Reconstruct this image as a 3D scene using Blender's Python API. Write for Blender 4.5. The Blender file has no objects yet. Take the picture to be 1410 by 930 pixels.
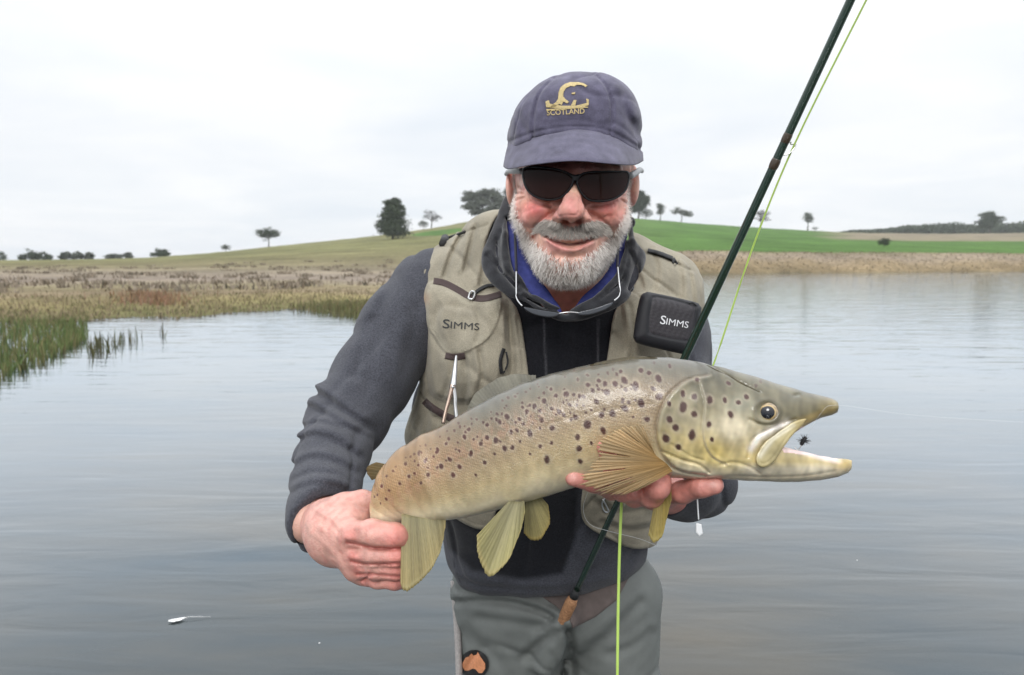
import bpy, math, random
import numpy as np
from mathutils import Vector, Matrix, noise as mnoise

# ---------------------------------------------------------------- camera, sky, sun, exposure
SC = bpy.context.scene
F, CX, CY = 1000.0, 705.0, 465.0          # focal length and centre, in photo pixels (1410 x 930)
HOR = 361.0                                # horizon row
CAMZ = 1.2
PITCH = math.atan((CY - HOR) / F)
cam_d = bpy.data.cameras.new('camera')
cam = bpy.data.objects.new('camera', cam_d)
SC.collection.objects.link(cam)
SC.camera = cam
cam.location = (0, 0, CAMZ)
cam.rotation_euler = (math.pi / 2 - PITCH, 0, 0)
cam_d.sensor_fit = 'HORIZONTAL'
cam_d.sensor_width = 36.0
cam_d.lens = 36.0 * F / 1410.0
cam_d.clip_start = 0.05
cam_d.clip_end = 6000
cam_d.dof.use_dof = True
cam_d.dof.focus_distance = 0.9
cam_d.dof.aperture_fstop = 9.0

SUN_EL, SUN_AZ = math.radians(33), math.radians(192)      # azimuth clockwise from +Y: behind and a little left of the camera
w = bpy.data.worlds.new('World')
SC.world = w
w.use_nodes = True
nt = w.node_tree
for n in list(nt.nodes): nt.nodes.remove(n)
def wn(t, **kw):
    n = nt.nodes.new(t)
    for k, v in kw.items(): setattr(n, k, v)
    return n
out = wn('ShaderNodeOutputWorld'); bg = wn('ShaderNodeBackground')
sky = wn('ShaderNodeTexSky', sky_type='NISHITA', sun_disc=False, sun_elevation=SUN_EL, sun_rotation=SUN_AZ)
tc = wn('ShaderNodeTexCoord'); sep = wn('ShaderNodeSeparateXYZ')
nt.links.new(tc.outputs['Generated'], sep.inputs[0])
# overcast: luminance rises from the horizon to the zenith (CIE overcast sky), soft cloud sheets on a flat layer
zr = wn('ShaderNodeMapRange'); zr.interpolation_type = 'SMOOTHSTEP'
nt.links.new(sep.outputs['Z'], zr.inputs[0])
zr.inputs[1].default_value = 0.12; zr.inputs[2].default_value = 1.0
zr.inputs[3].default_value = 8.7; zr.inputs[4].default_value = 21.0
mx = wn('ShaderNodeMath', operation='MAXIMUM'); nt.links.new(sep.outputs['Z'], mx.inputs[0]); mx.inputs[1].default_value = 0.0
ad = wn('ShaderNodeMath', operation='ADD'); nt.links.new(mx.outputs[0], ad.inputs[0]); ad.inputs[1].default_value = 0.13
dv = wn('ShaderNodeVectorMath', operation='DIVIDE')
cmb = wn('ShaderNodeCombineXYZ')
for i in range(3): nt.links.new(ad.outputs[0], cmb.inputs[i])
nt.links.new(tc.outputs['Generated'], dv.inputs[0]); nt.links.new(cmb.outputs[0], dv.inputs[1])
nz = wn('ShaderNodeTexNoise'); nz.inputs['Scale'].default_value = 0.9; nz.inputs['Detail'].default_value = 5; nz.inputs['Roughness'].default_value = 0.5
nz.inputs['Distortion'].default_value = 0.35
nt.links.new(dv.outputs[0], nz.inputs['Vector'])
cr = wn('ShaderNodeValToRGB')
cr.color_ramp.elements[0].position = 0.30; cr.color_ramp.elements[0].color = (0.855, 0.905, 0.965, 1)
cr.color_ramp.elements[1].position = 0.64; cr.color_ramp.elements[1].color = (1.02, 1.03, 1.045, 1)
nt.links.new(nz.outputs['Fac'], cr.inputs[0])
ml = wn('ShaderNodeVectorMath', operation='SCALE')
nt.links.new(cr.outputs[0], ml.inputs[0]); nt.links.new(zr.outputs[0], ml.inputs['Scale'])
mix = wn('ShaderNodeMix', data_type='RGBA'); mix.inputs[0].default_value = 0.95
nt.links.new(sky.outputs[0], mix.inputs[6]); nt.links.new(ml.outputs[0], mix.inputs[7])
nt.links.new(mix.outputs[2], bg.inputs[0]); bg.inputs[1].default_value = 0.1
nt.links.new(bg.outputs[0], out.inputs[0])

sl = bpy.data.lights.new('sun', 'SUN'); sl.energy = 1.5; sl.angle = math.radians(22); sl.color = (1.0, 0.98, 0.95)
so = bpy.data.objects.new('sun', sl); SC.collection.objects.link(so)
sd = Vector((math.sin(SUN_AZ) * math.cos(SUN_EL), math.cos(SUN_AZ) * math.cos(SUN_EL), math.sin(SUN_EL)))
so.rotation_euler = (-sd).to_track_quat('-Z', 'Y').to_euler()
so.location = (0, -3, 6)
SC.view_settings.view_transform = 'Standard'
SC.view_settings.look = 'None'
SC.view_settings.exposure = 0.2
SC.view_settings.gamma = 1.0
SC.cycles.use_denoising = True
SC.cycles.max_bounces = 8
SC.cycles.caustics_reflective = False
SC.cycles.caustics_refractive = False
SC.render.film_transparent = False

# ---------------------------------------------------------------- small helpers
rng = np.random.default_rng(7)
random.seed(7)
COL = SC.collection
sp_, cp_ = math.sin(PITCH), math.cos(PITCH)
RCW = np.array([[1, 0, 0], [0, cp_, sp_], [0, -sp_, cp_]], dtype=np.float64)   # camera frame (right, depth, up) -> world
def c2w(v):
    return np.asarray(v, dtype=np.float64) @ RCW.T + np.array([0, 0, CAMZ])
def w2c(v):
    return (np.asarray(v, dtype=np.float64) - np.array([0, 0, CAMZ])) @ RCW
def pt(px, py, d):
    return np.array([(px - CX) * d / F, d, (CY - py) * d / F])
def PX(p): return CX + F * p[0] / p[1]
def PY(p): return CY - F * p[2] / p[1]
def zfor(py, Y):
    t = (CY - py) / F
    return CAMZ + Y * (t * cp_ - sp_) / (cp_ + t * sp_)

def tag(o, label=None, cat=None, group=None, kind=None):
    if label: o['label'] = label
    if cat: o['category'] = cat
    if group: o['group'] = group
    if kind: o['kind'] = kind
    return o
def empty(name, loc):
    o = bpy.data.objects.new(name, None); COL.objects.link(o); o.location = [float(c) for c in loc]
    o.empty_display_size = 0.05
    return o
def mk(name, verts, faces, mat, parent=None, smooth=True, col=None, frame='C', attrs=None):
    """one mesh object; verts in camera frame ('C') or world ('W'); children keep world placement under an unrotated empty"""
    v = c2w(verts) if frame == 'C' else np.asarray(verts, dtype=np.float64)
    off = np.zeros(3); q = parent
    while q is not None:
        off = off + np.array(q.location); q = q.parent
    if parent is None:
        o_loc = np.array([v[:, 0].mean(), v[:, 1].mean(), v[:, 2].min()]) if len(v) else np.zeros(3)
    else:
        o_loc = off
    v = v - o_loc
    me = bpy.data.meshes.new(name)
    fa = np.asarray(faces) if not isinstance(faces, np.ndarray) and len(set(map(len, faces))) == 1 else faces
    if isinstance(fa, np.ndarray):
        n, k = fa.shape
        me.vertices.add(len(v)); me.vertices.foreach_set('co', v.astype(np.float32).ravel())
        me.loops.add(n * k); me.loops.foreach_set('vertex_index', fa.astype(np.int32).ravel())
        me.polygons.add(n); me.polygons.foreach_set('loop_start', np.arange(0, n * k, k, dtype=np.int32))
        me.update(calc_edges=True); me.validate()
    else:
        me.from_pydata([tuple(x) for x in v], [], [tuple(int(i) for i in f) for f in faces]); me.update()
    if smooth:
        me.polygons.foreach_set('use_smooth', np.ones(len(me.polygons), dtype=bool))
    if col is not None:
        a = me.attributes.new('Col', 'FLOAT_COLOR', 'POINT')
        c = np.ones((len(v), 4), dtype=np.float32); c[:, :3] = np.asarray(col)[:, :3]
        a.data.foreach_set('color', c.ravel())
    if attrs:
        for an, av in attrs.items():
            av = np.asarray(av, dtype=np.float32)
            if av.ndim == 1:
                a = me.attributes.new(an, 'FLOAT', 'POINT'); a.data.foreach_set('value', av)
            else:
                a = me.attributes.new(an, 'FLOAT_VECTOR', 'POINT'); a.data.foreach_set('vector', av.ravel())
    if mat is not None: me.materials.append(mat)
    o = bpy.data.objects.new(name, me); COL.objects.link(o)
    if parent is None: o.location = o_loc
    else: o.parent = parent
    return o

def srgb(r, g, b, k=1.0):
    f = lambda c: (c / 255 / 12.92 if c / 255 <= .04045 else ((c / 255 + .055) / 1.055) ** 2.4) * k
    return (f(r), f(g), f(b))

# ---------------------------------------------------------------- material helper
def material(name, base=(.5, .5, .5), rough=.6, col_attr=False, noise=None, bump=None, sss=0, sss_rad=(1, .3, .15), spec=.5,
             sheen=0, metal=0, coat=0, trans=0, ior=1.45, emit=None, noise2=None, bump2=None, sss_scale=.004):
    """noise: (scale, detail, contrast) brightness variation; bump: (kind, scale, strength, distance)"""
    m = bpy.data.materials.new(name); m.use_nodes = True
    t = m.node_tree; N, L = t.nodes, t.links
    b = N['Principled BSDF']
    b.inputs['Roughness'].default_value = rough
    b.inputs['Metallic'].default_value = metal
    b.inputs['Specular IOR Level'].default_value = spec
    b.inputs['IOR'].default_value = ior
    b.inputs['Sheen Weight'].default_value = sheen
    b.inputs['Coat Weight'].default_value = coat
    b.inputs['Coat Roughness'].default_value = .12
    b.inputs['Transmission Weight'].default_value = trans
    if sheen: b.inputs['Sheen Roughness'].default_value = .5
    if sss:
        b.inputs['Subsurface Weight'].default_value = sss
        b.inputs['Subsurface Radius'].default_value = sss_rad
        b.inputs['Subsurface Scale'].default_value = sss_scale
    co = N.new('ShaderNodeTexCoord').outputs['Object']
    if col_attr:
        a = N.new('ShaderNodeAttribute'); a.attribute_name = 'Col'; c = a.outputs['Color']
    else:
        r = N.new('ShaderNodeRGB'); r.outputs[0].default_value = (*base, 1); c = r.outputs[0]
    for nn in (noise, noise2):
        if nn:
            x = N.new('ShaderNodeTexNoise'); x.inputs['Scale'].default_value = nn[0]; x.inputs['Detail'].default_value = nn[1]
            L.new(co, x.inputs['Vector'])
            mr = N.new('ShaderNodeMapRange'); mr.inputs[1].default_value = .25; mr.inputs[2].default_value = .75
            mr.inputs[3].default_value = 1 - nn[2]; mr.inputs[4].default_value = 1 + nn[2]
            L.new(x.outputs['Fac'], mr.inputs[0])
            v = N.new('ShaderNodeVectorMath'); v.operation = 'SCALE'
            L.new(c, v.inputs[0]); L.new(mr.outputs[0], v.inputs['Scale']); c = v.outputs[0]
    L.new(c, b.inputs['Base Color'])
    last = None
    for bb in (bump, bump2):
        if bb:
            kind, sc_, st, di = bb
            if kind == 'noise':
                x = N.new('ShaderNodeTexNoise'); x.inputs['Scale'].default_value = sc_; x.inputs['Detail'].default_value = 4; h = x.outputs['Fac']
            elif kind == 'voronoi':
                x = N.new('ShaderNodeTexVoronoi'); x.inputs['Scale'].default_value = sc_; h = x.outputs['Distance']
            elif kind == 'wave':
                x = N.new('ShaderNodeTexWave'); x.inputs['Scale'].default_value = sc_; x.inputs['Distortion'].default_value = .6; h = x.outputs['Fac']
            L.new(co, x.inputs['Vector'])
            bp = N.new('ShaderNodeBump'); bp.inputs['Strength'].default_value = st; bp.inputs['Distance'].default_value = di
            L.new(h, bp.inputs['Height'])
            if last is not None: L.new(last, bp.inputs['Normal'])
            last = bp.outputs[0]
    if last is not None: L.new(last, b.inputs['Normal'])
    return m
# ================================================================ the setting
# ---------------------------------------------------------------- terrain as functions of (column, forward distance)
SHORE = np.array([(-2500, 17), (-700, 15), (0, 14.3), (60, 14.2), (120, 14.8), (180, 16.2), (250, 15.6), (330, 17.5), (400, 18.6), (470, 17.4), (515, 16.6),
                  (560, 20), (640, 34), (760, 52), (860, 66), (950, 72), (1050, 80), (1150, 86), (1300, 92), (1410, 97), (2100, 105), (4000, 110)])
SKYL = np.array([(-2500, 358), (-300, 359.5), (0, 358.5), (120, 357), (200, 355), (250, 351.5), (310, 346.5), (370, 340), (450, 332), (525, 324), (600, 313.5), (650, 304),
                 (700, 299), (760, 296), (830, 297), (880, 301), (950, 307), (1050, 314), (1150, 319.5), (1200, 321), (1300, 322), (1410, 321), (2000, 322), (4000, 330)])
YH = np.array([(-2500, 240), (0, 250), (300, 280), (500, 330), (660, 380), (800, 400), (1000, 380), (1200, 420), (1410, 480), (4000, 520)])
BANK = np.array([(-2500, 0), (640, 0), (800, .8), (950, 1), (4000, 1)])
def itp(t, x): return np.interp(x, t[:, 0], t[:, 1])
def fbm(x, y, s, seed=0, oct=4):
    """cheap smooth noise from rotated sines, vectorised"""
    r = np.random.default_rng(seed); o = np.zeros_like(x, dtype=np.float64); a = 1.0; tot = 0
    for i in range(oct):
        for j in range(3):
            th = r.uniform(0, 6.28); ph = r.uniform(0, 6.28); f = s * r.uniform(.7, 1.4)
            o += a * np.sin((x * math.cos(th) + y * math.sin(th)) * f + ph + 1.3 * np.sin((x * math.sin(th) - y * math.cos(th)) * f * .7 + ph * 2))
        tot += 3 * a; a *= .55; s *= 2.1
    return o / tot
def ground(col, Y):
    sh = itp(SHORE, col) + 1.1 * fbm(col, col * 0, .045, 3, 3) * itp(np.array([(-2500, .6), (500, .5), (900, 2), (4000, 2)]), col)
    yh = itp(YH, col)
    zs = np.maximum(zfor(itp(SKYL, col), yh), .5)
    bk = itp(BANK, col)
    d = Y - sh
    beach = np.where(d < 0, np.maximum(d * .12, -.6), np.minimum(d * .05, .22) + np.clip(d - 6, 0, 80) * .006)
    bank = np.where(d < 0, np.maximum(d * .15, -.6), 2.45 * np.clip(d / 14, 0, 1) ** .75)
    low = beach * (1 - bk) + bank * bk
    t0 = 45 * (1 - bk) + 14 * bk
    t = np.clip((d - t0) / np.maximum(yh - sh - t0, 1), 0, 1)
    rise = (zs - np.minimum(low, zs)) * (t ** 1.12 * (1 - .0 * t))
    z = low + np.where(d > t0, rise, 0)
    over = Y > yh
    z = np.where(over, zs - (Y - yh) * .035, z)
    bump = fbm(col * Y * .001, Y, .5, 11, 3) * np.clip(d * .02, 0, .09) + fbm(col * Y * .001, Y, .05, 5, 3) * np.clip((d - 40) * .006, 0, .5) * (1 - np.clip((Y - yh + 40) / 40, 0, 1))
    return np.maximum(z + bump, -.8)
def on_ground(col, Y):
    Y = np.asarray(Y, float); col = np.asarray(col, float)
    Z = ground(col, Y)
    X = (col - CX) / F * (Y * cp_ - (Z - CAMZ) * sp_)
    return np.stack([X, Y, Z], -1)
cols = np.concatenate([np.linspace(-2400, -120, 40), np.linspace(-100, 1520, 330), np.linspace(1540, 3900, 40)])
Ys = np.concatenate([np.linspace(8, 28, 70), np.geomspace(28.5, 560, 130), np.array([600, 700, 900, 1400, 2500])])
CG, YG = np.meshgrid(cols, Ys, indexing='ij')
V = on_ground(CG.ravel(), YG.ravel())
nc, ny_ = CG.shape
ii = np.arange(nc * ny_).reshape(nc, ny_)
Fq = np.stack([ii[:-1, :-1], ii[1:, :-1], ii[1:, 1:], ii[:-1, 1:]], -1).reshape(-1, 4)
# ground cover colours by zone (what grows there)
colr = CG.ravel(); Yr = YG.ravel(); sh = itp(SHORE, colr); dd = Yr - sh; bk = itp(BANK, colr); yh = itp(YH, colr)
def ramp(x, pts):
    xs = np.array([p[0] for p in pts]); cs = np.array([p[1] for p in pts])
    return np.stack([np.interp(x, xs, cs[:, i]) for i in range(3)], -1)
n1 = fbm(V[:, 0], V[:, 1], .25, 21); n2 = fbm(V[:, 0], V[:, 1], .06, 22); n3 = fbm(V[:, 0], V[:, 1] * .5, .02, 23)
MUD, TAN, GREY, OLIVE, DRY, GREEN = map(np.array, [(.10, .085, .05), (.200, .155, .098), (.205, .168, .135), (.152, .148, .066), (.20, .165, .115), (.068, .132, .030)])
left = ramp(dd + 2.5 * n1, [(-3, MUD), (0, (.12, .115, .05)), (2, (.19, .16, .075)), (7, TAN), (12, (.20, .17, .10)), (20, GREY), (40, (.215, .18, .13)), (60, (.18, .155, .09)), (85, (.165, .15, .075)), (150, OLIVE), (400, OLIVE * 1.05)])
left *= (1 + .22 * n2 + .12 * n3)[:, None]
right = ramp(dd + 2.5 * n1 + 5 * n2, [(-3, MUD), (0, (.17, .13, .075)), (4, (.21, .16, .095)), (9, (.225, .182, .135)), (14, (.20, .165, .11)), (17, (.13, .15, .06)), (21, GREEN), (500, GREEN * 1.05)])
right *= (1 + .13 * n2 + .08 * n3)[:, None]
# the green crop ends at a fence line on the hill; beyond it the right flat is pale stubble
far = np.clip((colr - 1120 - 40 * n2) / 60, 0, 1) * np.clip((dd - 130 - 10 * n1) / 25, 0, 1)
right = right * (1 - far[:, None]) + np.array((.20, .17, .115)) * far[:, None]
cropw = np.clip((colr - 640 - .4 * (Yr - 200)) / 40, 0, 1)
patch = np.exp(-(((colr - 603) / 42) ** 2) - ((Yr - 255) / 40) ** 2) > .5
cmix = bk[:, None] * np.clip((colr - 700) / 120, 0, 1)[:, None]
gc = left * (1 - cmix) + right * cmix
gc = np.where(patch[:, None], GREEN, gc)
M_ground = material('ground_cover', col_attr=True, rough=.95, noise=(1.6, 8, .38), noise2=(.09, 8, .38), spec=.1, bump=('noise', 2.5, .6, .25))
g = mk('ground', V, Fq, M_ground, frame='W', col=gc); tag(g, kind='structure')

# ---------------------------------------------------------------- lake bed and water
def plane(name, x0, x1, y0, y1, z, mat, kind='structure', n=1):
    xs = np.linspace(x0, x1, n + 1); ys = np.linspace(y0, y1, n + 1)
    A, B = np.meshgrid(xs, ys, indexing='ij'); v = np.stack([A.ravel(), B.ravel(), np.full(A.size, z)], -1)
    k = np.arange(A.size).reshape(A.shape)
    f = np.stack([k[:-1, :-1], k[1:, :-1], k[1:, 1:], k[:-1, 1:]], -1).reshape(-1, 4)
    return tag(mk(name, v, f, mat, frame='W', smooth=False), kind=kind)
M_bed = material('lake_bed_silt', (.12, .11, .085), .9, noise=(2, 6, .4))
plane('lake_bed', -1500, 1500, -600, 2400, -.85, M_bed)
def water_mat():
    m = bpy.data.materials.new('lake_water'); m.use_nodes = True
    t = m.node_tree; N, L = t.nodes, t.links; N.remove(N['Principled BSDF']); outn = N['Material Output']
    dif = N.new('ShaderNodeBsdfDiffuse'); gl = N.new('ShaderNodeBsdfGlossy'); gl.inputs['Roughness'].default_value = .02; gl.inputs['Color'].default_value = (.892, .95, 1, 1)
    tcn = N.new('ShaderNodeTexCoord')
    # silt in suspension, and the paler bed showing through where it is shallow
    x = N.new('ShaderNodeTexNoise'); x.inputs['Scale'].default_value = 1.0; x.inputs['Detail'].default_value = 5
    mp0 = N.new('ShaderNodeMapping'); mp0.inputs['Scale'].default_value = (.5, 1.5, 1); L.new(tcn.outputs['Object'], mp0.inputs[0]); L.new(mp0.outputs[0], x.inputs['Vector'])
    r = N.new('ShaderNodeValToRGB'); r.color_ramp.elements[0].position = .32; r.color_ramp.elements[0].color = (.012, .032, .048, 1)
    r.color_ramp.elements[1].position = .68; r.color_ramp.elements[1].color = (.082, .070, .050, 1)
    L.new(x.outputs['Fac'], r.inputs[0]); L.new(r.outputs[0], dif.inputs['Color'])
    prev = None
    for st, di, mapp, det, rot in ((1.0, .0125, (.36, 1.9, 1), 3, .10), (1.0, .0080, (1.3, 6, 1), 3, -.05), (.6, .0006, (12, 36, 1), 2, .04)):
        mp = N.new('ShaderNodeMapping'); mp.inputs['Scale'].default_value = mapp; mp.inputs['Rotation'].default_value = (0, 0, rot)
        L.new(tcn.outputs['Object'], mp.inputs[0])
        n = N.new('ShaderNodeTexNoise'); n.inputs['Scale'].default_value = 1.0; n.inputs['Detail'].default_value = det; n.inputs['Roughness'].default_value = .45
        n.inputs['Distortion'].default_value = .5
        L.new(mp.outputs[0], n.inputs['Vector'])
        bp = N.new('ShaderNodeBump'); bp.inputs['Strength'].default_value = st; bp.inputs['Distance'].default_value = di
        L.new(n.outputs['Fac'], bp.inputs['Height'])
        if prev is not None: L.new(prev, bp.inputs['Normal'])
        prev = bp.outputs[0]
    L.new(prev, gl.inputs['Normal'])
    fr = N.new('ShaderNodeFresnel'); fr.inputs['IOR'].default_value = 1.34
    fb = N.new('ShaderNodeBump'); fb.inputs['Strength'].default_value = .35; fb.inputs['Distance'].default_value = .0105
    nn_ = [q for q in N if q.type == 'TEX_NOISE'][1]; L.new(nn_.outputs['Fac'], fb.inputs['Height']); L.new(fb.outputs[0], fr.inputs['Normal'])
    mxs = N.new('ShaderNodeMixShader'); pw_ = N.new('ShaderNodeValToRGB'); rampn = pw_.color_ramp; L.new(fr.outputs[0], pw_.inputs[0])
    pts_ = [(0, .05), (.055, .065), (.075, .105), (.11, .19), (.16, .33), (.26, .55), (.44, .76), (1, .98)]        # hand-shaped curve, lifts the sky reflection above plain Fresnel
    rampn.elements[0].position, rampn.elements[1].position = 0, 1
    rampn.elements[0].color = (pts_[0][1],) * 3 + (1,); rampn.elements[1].color = (pts_[-1][1],) * 3 + (1,)
    for a_, b_ in pts_[1:-1]:
        e_ = rampn.elements.new(a_); e_.color = (b_, b_, b_, 1)
    L.new(pw_.outputs[0], mxs.inputs[0]); L.new(dif.outputs[0], mxs.inputs[1]); L.new(gl.outputs[0], mxs.inputs[2]); L.new(mxs.outputs[0], outn.inputs[0])
    return m
plane('lake_water', -1500, 1500, -600, 2400, 0, water_mat())

# ---------------------------------------------------------------- trees
M_bark = material('bark', (.09, .075, .06), .9, noise=(3, 4, .3))
def leaf_mat(name, base):
    m = material(name, base, .75, noise=(.8, 4, .35), noise2=(4, 2, .25), spec=.15)
    return m
M_leafA = leaf_mat('leaf_dark_green', (.062, .080, .050))
M_leafB = leaf_mat('leaf_grey_green', (.100, .112, .088))
M_twig = leaf_mat('bare_twig', (.13, .125, .12))
def tube_mesh(pts, radii, n=6):
    pts = np.asarray(pts, float); vs = []; fs = []
    for i, p in enumerate(pts):
        d = pts[min(i + 1, len(pts) - 1)] - pts[max(i - 1, 0)]; d = d / (np.linalg.norm(d) + 1e-12)
        a = np.cross(d, (0, 0, 1.0) if abs(d[2]) < .9 else (1.0, 0, 0)); a /= np.linalg.norm(a); b = np.cross(d, a)
        th = np.arange(n) * 2 * math.pi / n
        vs.append(p + radii[i] * (np.cos(th)[:, None] * a + np.sin(th)[:, None] * b))
    m = len(pts)
    for i in range(m - 1):
        for j in range(n):
            fs.append((i * n + j, i * n + (j + 1) % n, (i + 1) * n + (j + 1) % n, (i + 1) * n + j))
    V_ = np.concatenate(vs)
    V_ = np.concatenate([V_, pts[:1], pts[-1:]])
    for j in range(n):
        fs.append((m * n, (j + 1) % n, j, m * n)[:3] + ((j),) if False else (m * n, (j + 1) % n, j, j))
        fs.append((m * n + 1, (m - 1) * n + j, (m - 1) * n + (j + 1) % n, (m - 1) * n + (j + 1) % n))
    return V_, fs
def join(parts):
    vs = []; fs = []; o = 0
    for v, f in parts:
        vs.append(np.asarray(v)); fs += [tuple(i + o for i in q) for q in f]; o += len(v)
    return np.concatenate(vs), fs
def clean(fs):
    r = []
    for f in fs:
        g_ = []
        for i in f:
            if i not in g_: g_.append(i)
        r.append(tuple(g_))
    return r
def tree(name, label, col, base, wpx, hpx, lobes, mat, dens=1.0, Y=None, seed=1, group='trees along the skyline', leaf=1.0, trunk=.25, sink=.0):
    """lobes: (dx, dz, rx, rz) in units of crown width/height; placed on the ground at this bearing"""
    r = np.random.default_rng(seed)
    if Y is None: Y = float(itp(YH, col)) - 6
    base_p = on_ground(col, Y); s = Y / F
    W, H = wpx * s, hpx * s
    # the photograph's base row fixes how far up the slope it grows
    root = empty(name, base_p - np.array([0, 0, sink * H])); tag(root, label, 'tree', group)
    b0 = np.array(root.location)
    parts = [tube_mesh([b0, b0 + (.02 * W, 0, H * .25), b0 + (.0, 0, H * .6), b0 + (0.02 * W, 0, H * .85)], [.035 * H, .026 * H, .015 * H, .004 * H], 7)]
    cen = []
    for (dx, dz, rx, rz) in lobes:
        c = b0 + np.array([dx * W, r.uniform(-.12, .12) * W, dz * H]); cen.append((c, rx * W, rz * H))
        st = b0 + np.array([0, 0, H * min(.45, dz * .6)])
        parts.append(tube_mesh([st, (st + c) / 2 + r.normal(0, .02 * H, 3), c], [.014 * H, .009 * H, .003 * H], 5))
    v, f = join(parts); mk('trunk', v, clean(f), M_bark, root, frame='W')
    vs = []; k = 0
    for (c, rx, rz) in cen:
        ncl = int(26 * dens)
        for _ in range(ncl):
            u = r.normal(0, 1, 3); u /= np.linalg.norm(u); rad = r.uniform(.35, 1.05) ** .6 * (1.28 if r.uniform() < .15 else 1)
            cc = c + u * rad * np.array([rx, rx * .9, rz]) * r.uniform(.8, 1.25)
            nl = 26; sz = leaf * .030 * max(W, H) * r.uniform(.6, 1.2)
            pp = cc + r.normal(0, 1, (nl, 3)) * np.array([.22 * rx + .01 * H, .22 * rx + .01 * H, .16 * rz + .008 * H])
            e1 = r.normal(0, 1, (nl, 3)); e1 /= np.linalg.norm(e1, axis=1)[:, None]
            e2 = np.cross(e1, r.normal(0, 1, (nl, 3))); e2 /= np.linalg.norm(e2, axis=1)[:, None]
            vs.append(np.stack([pp - e1 * sz, pp + e2 * sz * .45, pp + e1 * sz, pp - e2 * sz * .45], 1).reshape(-1, 3)); k += nl
    v = np.concatenate(vs); mk('crown', v, np.arange(k * 4).reshape(-1, 4), mat, root, smooth=False, frame='W')
    return root
DOME = [(-.25, .55, .25, .3), (.25, .55, .25, .3), (0, .75, .28, .25), (0, .5, .3, .3)]
def lobes(seed, n, z0=.35, z1=.9, w=.42, r0=.14, r1=.26):
    r = np.random.default_rng(seed); L = []
    for i in range(n):
        z = r.uniform(z0, z1); x = r.uniform(-w, w) * (1 - .55 * ((z - (z0 + z1) / 2) / (z1 - z0) * 2) ** 2)
        L.append((x, z, r.uniform(r0, r1), r.uniform(r0, r1) * .8))
    return L
tree('tree', 'large dense dark tree with a narrow upper crown on the left slope', 541, 348, 36, 54,
     [(-.1, .22, .4, .14), (.12, .2, .38, .13), (-.2, .36, .32, .14), (.18, .36, .34, .14), (0, .48, .38, .14), (-.12, .6, .28, .1), (.18, .62, .26, .09), (0, .74, .26, .1), (.2, .8, .2, .07), (-.05, .9, .22, .07), (.1, .96, .15, .05)],
     M_leafA, 2.0, Y=215, seed=2)
tree('tree', 'umbrella shaped tree alone on the bare left ridge', 370, 340, 28, 25, [(-.25, .72, .26, .2), (.1, .8, .28, .2), (.3, .68, .2, .14), (-.05, .62, .25, .16)], M_leafA, 1.4, seed=3)
tree('tree', 'smallest lone tree on the left ridge, left of the umbrella shaped one', 311, 346, 14, 10, DOME, M_leafA, .8, seed=4)
tree('tree', 'low tree with a raised tip at the left foot of the ridge', 222, 353, 30, 13, [(-.3, .2, .2, .2), (.1, .55, .2, .38), (.3, .25, .15, .22), (-.1, .2, .3, .2), (.12, .3, .2, .3)], M_leafA, 1.0, seed=5)
tree('tree', 'flat spreading tree between two clumps on the left skyline', 164, 356, 38, 9, [(-.36, .3, .13, .3), (-.14, .38, .16, .4), (.08, .3, .15, .3), (.25, .42, .14, .42), (.4, .25, .1, .25)], M_leafB, .8, seed=6)
tree('tree', 'broad ragged tree second from the left skyline edge', 105, 357, 50, 12, [(-.4, .3, .1, .3), (-.26, .45, .12, .42), (-.08, .35, .14, .35), (.1, .48, .12, .45), (.26, .3, .12, .3), (.4, .4, .1, .36)], M_leafB, .8, seed=7)
tree('tree', 'dark rounded tree clump near the left edge of the skyline', 50, 358, 44, 13, [(-.38, .3, .12, .3), (-.2, .42, .15, .42), (.02, .5, .16, .48), (.22, .4, .15, .4), (.4, .28, .1, .28)], M_leafA, .9, seed=8)
tree('tree', 'tree cut by the left edge of the picture', -3, 358, 26, 14, [(-.2, .4, .25, .4), (.2, .35, .22, .35)], M_leafA, 1.2, seed=9)
tree('tree', 'thin open grey tree beside a small dark bush on the hill', 594, 314, 28, 24, lobes(10, 9, .4, .95, .42, .12, .2), M_twig, .35, seed=10, leaf=.7)
tree('tree', 'small dark round tree left of the thin grey one', 583, 314, 13, 13, DOME, M_leafA, .9, seed=11)
tree('tree', 'big spreading tree group behind the dark jacket collar', 664, 303, 56, 40, lobes(12, 22, .18, .95, .46, .09, .19), M_leafB, 1.0, seed=12)
tree('tree', 'pale wispy tree top just left of the collar', 694, 300, 24, 40, lobes(13, 7, .4, .95), M_leafB, .6, seed=13)
tree('tree', 'tall tree right behind the ear', 879, 301, 24, 36, lobes(14, 13, .25, .95, .45, .11, .22), M_leafA, 1.4, seed=14)
tree('tree', 'low round tree to the right of the tall one by the ear', 889, 303, 18, 15, DOME, M_leafA, 1.0, seed=15)
tree('tree', 'slim upright tree on the green hill crest', 909, 304, 14, 23, [(0, .5, .35, .16), (.1, .7, .35, .15), (-.1, .85, .3, .12)], M_leafB, 1.1, seed=16)
tree('tree', 'wind swept tree with a flat crown on the green hill crest', 938, 306, 28, 21, [(-.25, .75, .25, .18), (.1, .6, .2, .16), (.3, .5, .2, .16)], M_leafB, 1.0, seed=17)
tree('tree', 'bare grey tree half hidden by the fishing rod', 1047, 314, 34, 22, lobes(18, 8, .4, .95, .42, .12, .2), M_twig, .4, seed=18, leaf=.7)
tree('tree', 'round headed tree standing alone right of the fly line', 1112, 318, 13, 25, [(0, .75, .42, .2), (.05, .6, .35, .15)], M_leafA, 1.3, seed=19)
tree('tree', 'tiny bush like tree beside the round headed tree', 1122, 318, 8, 6, DOME, M_leafA, .5, seed=20)
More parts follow.
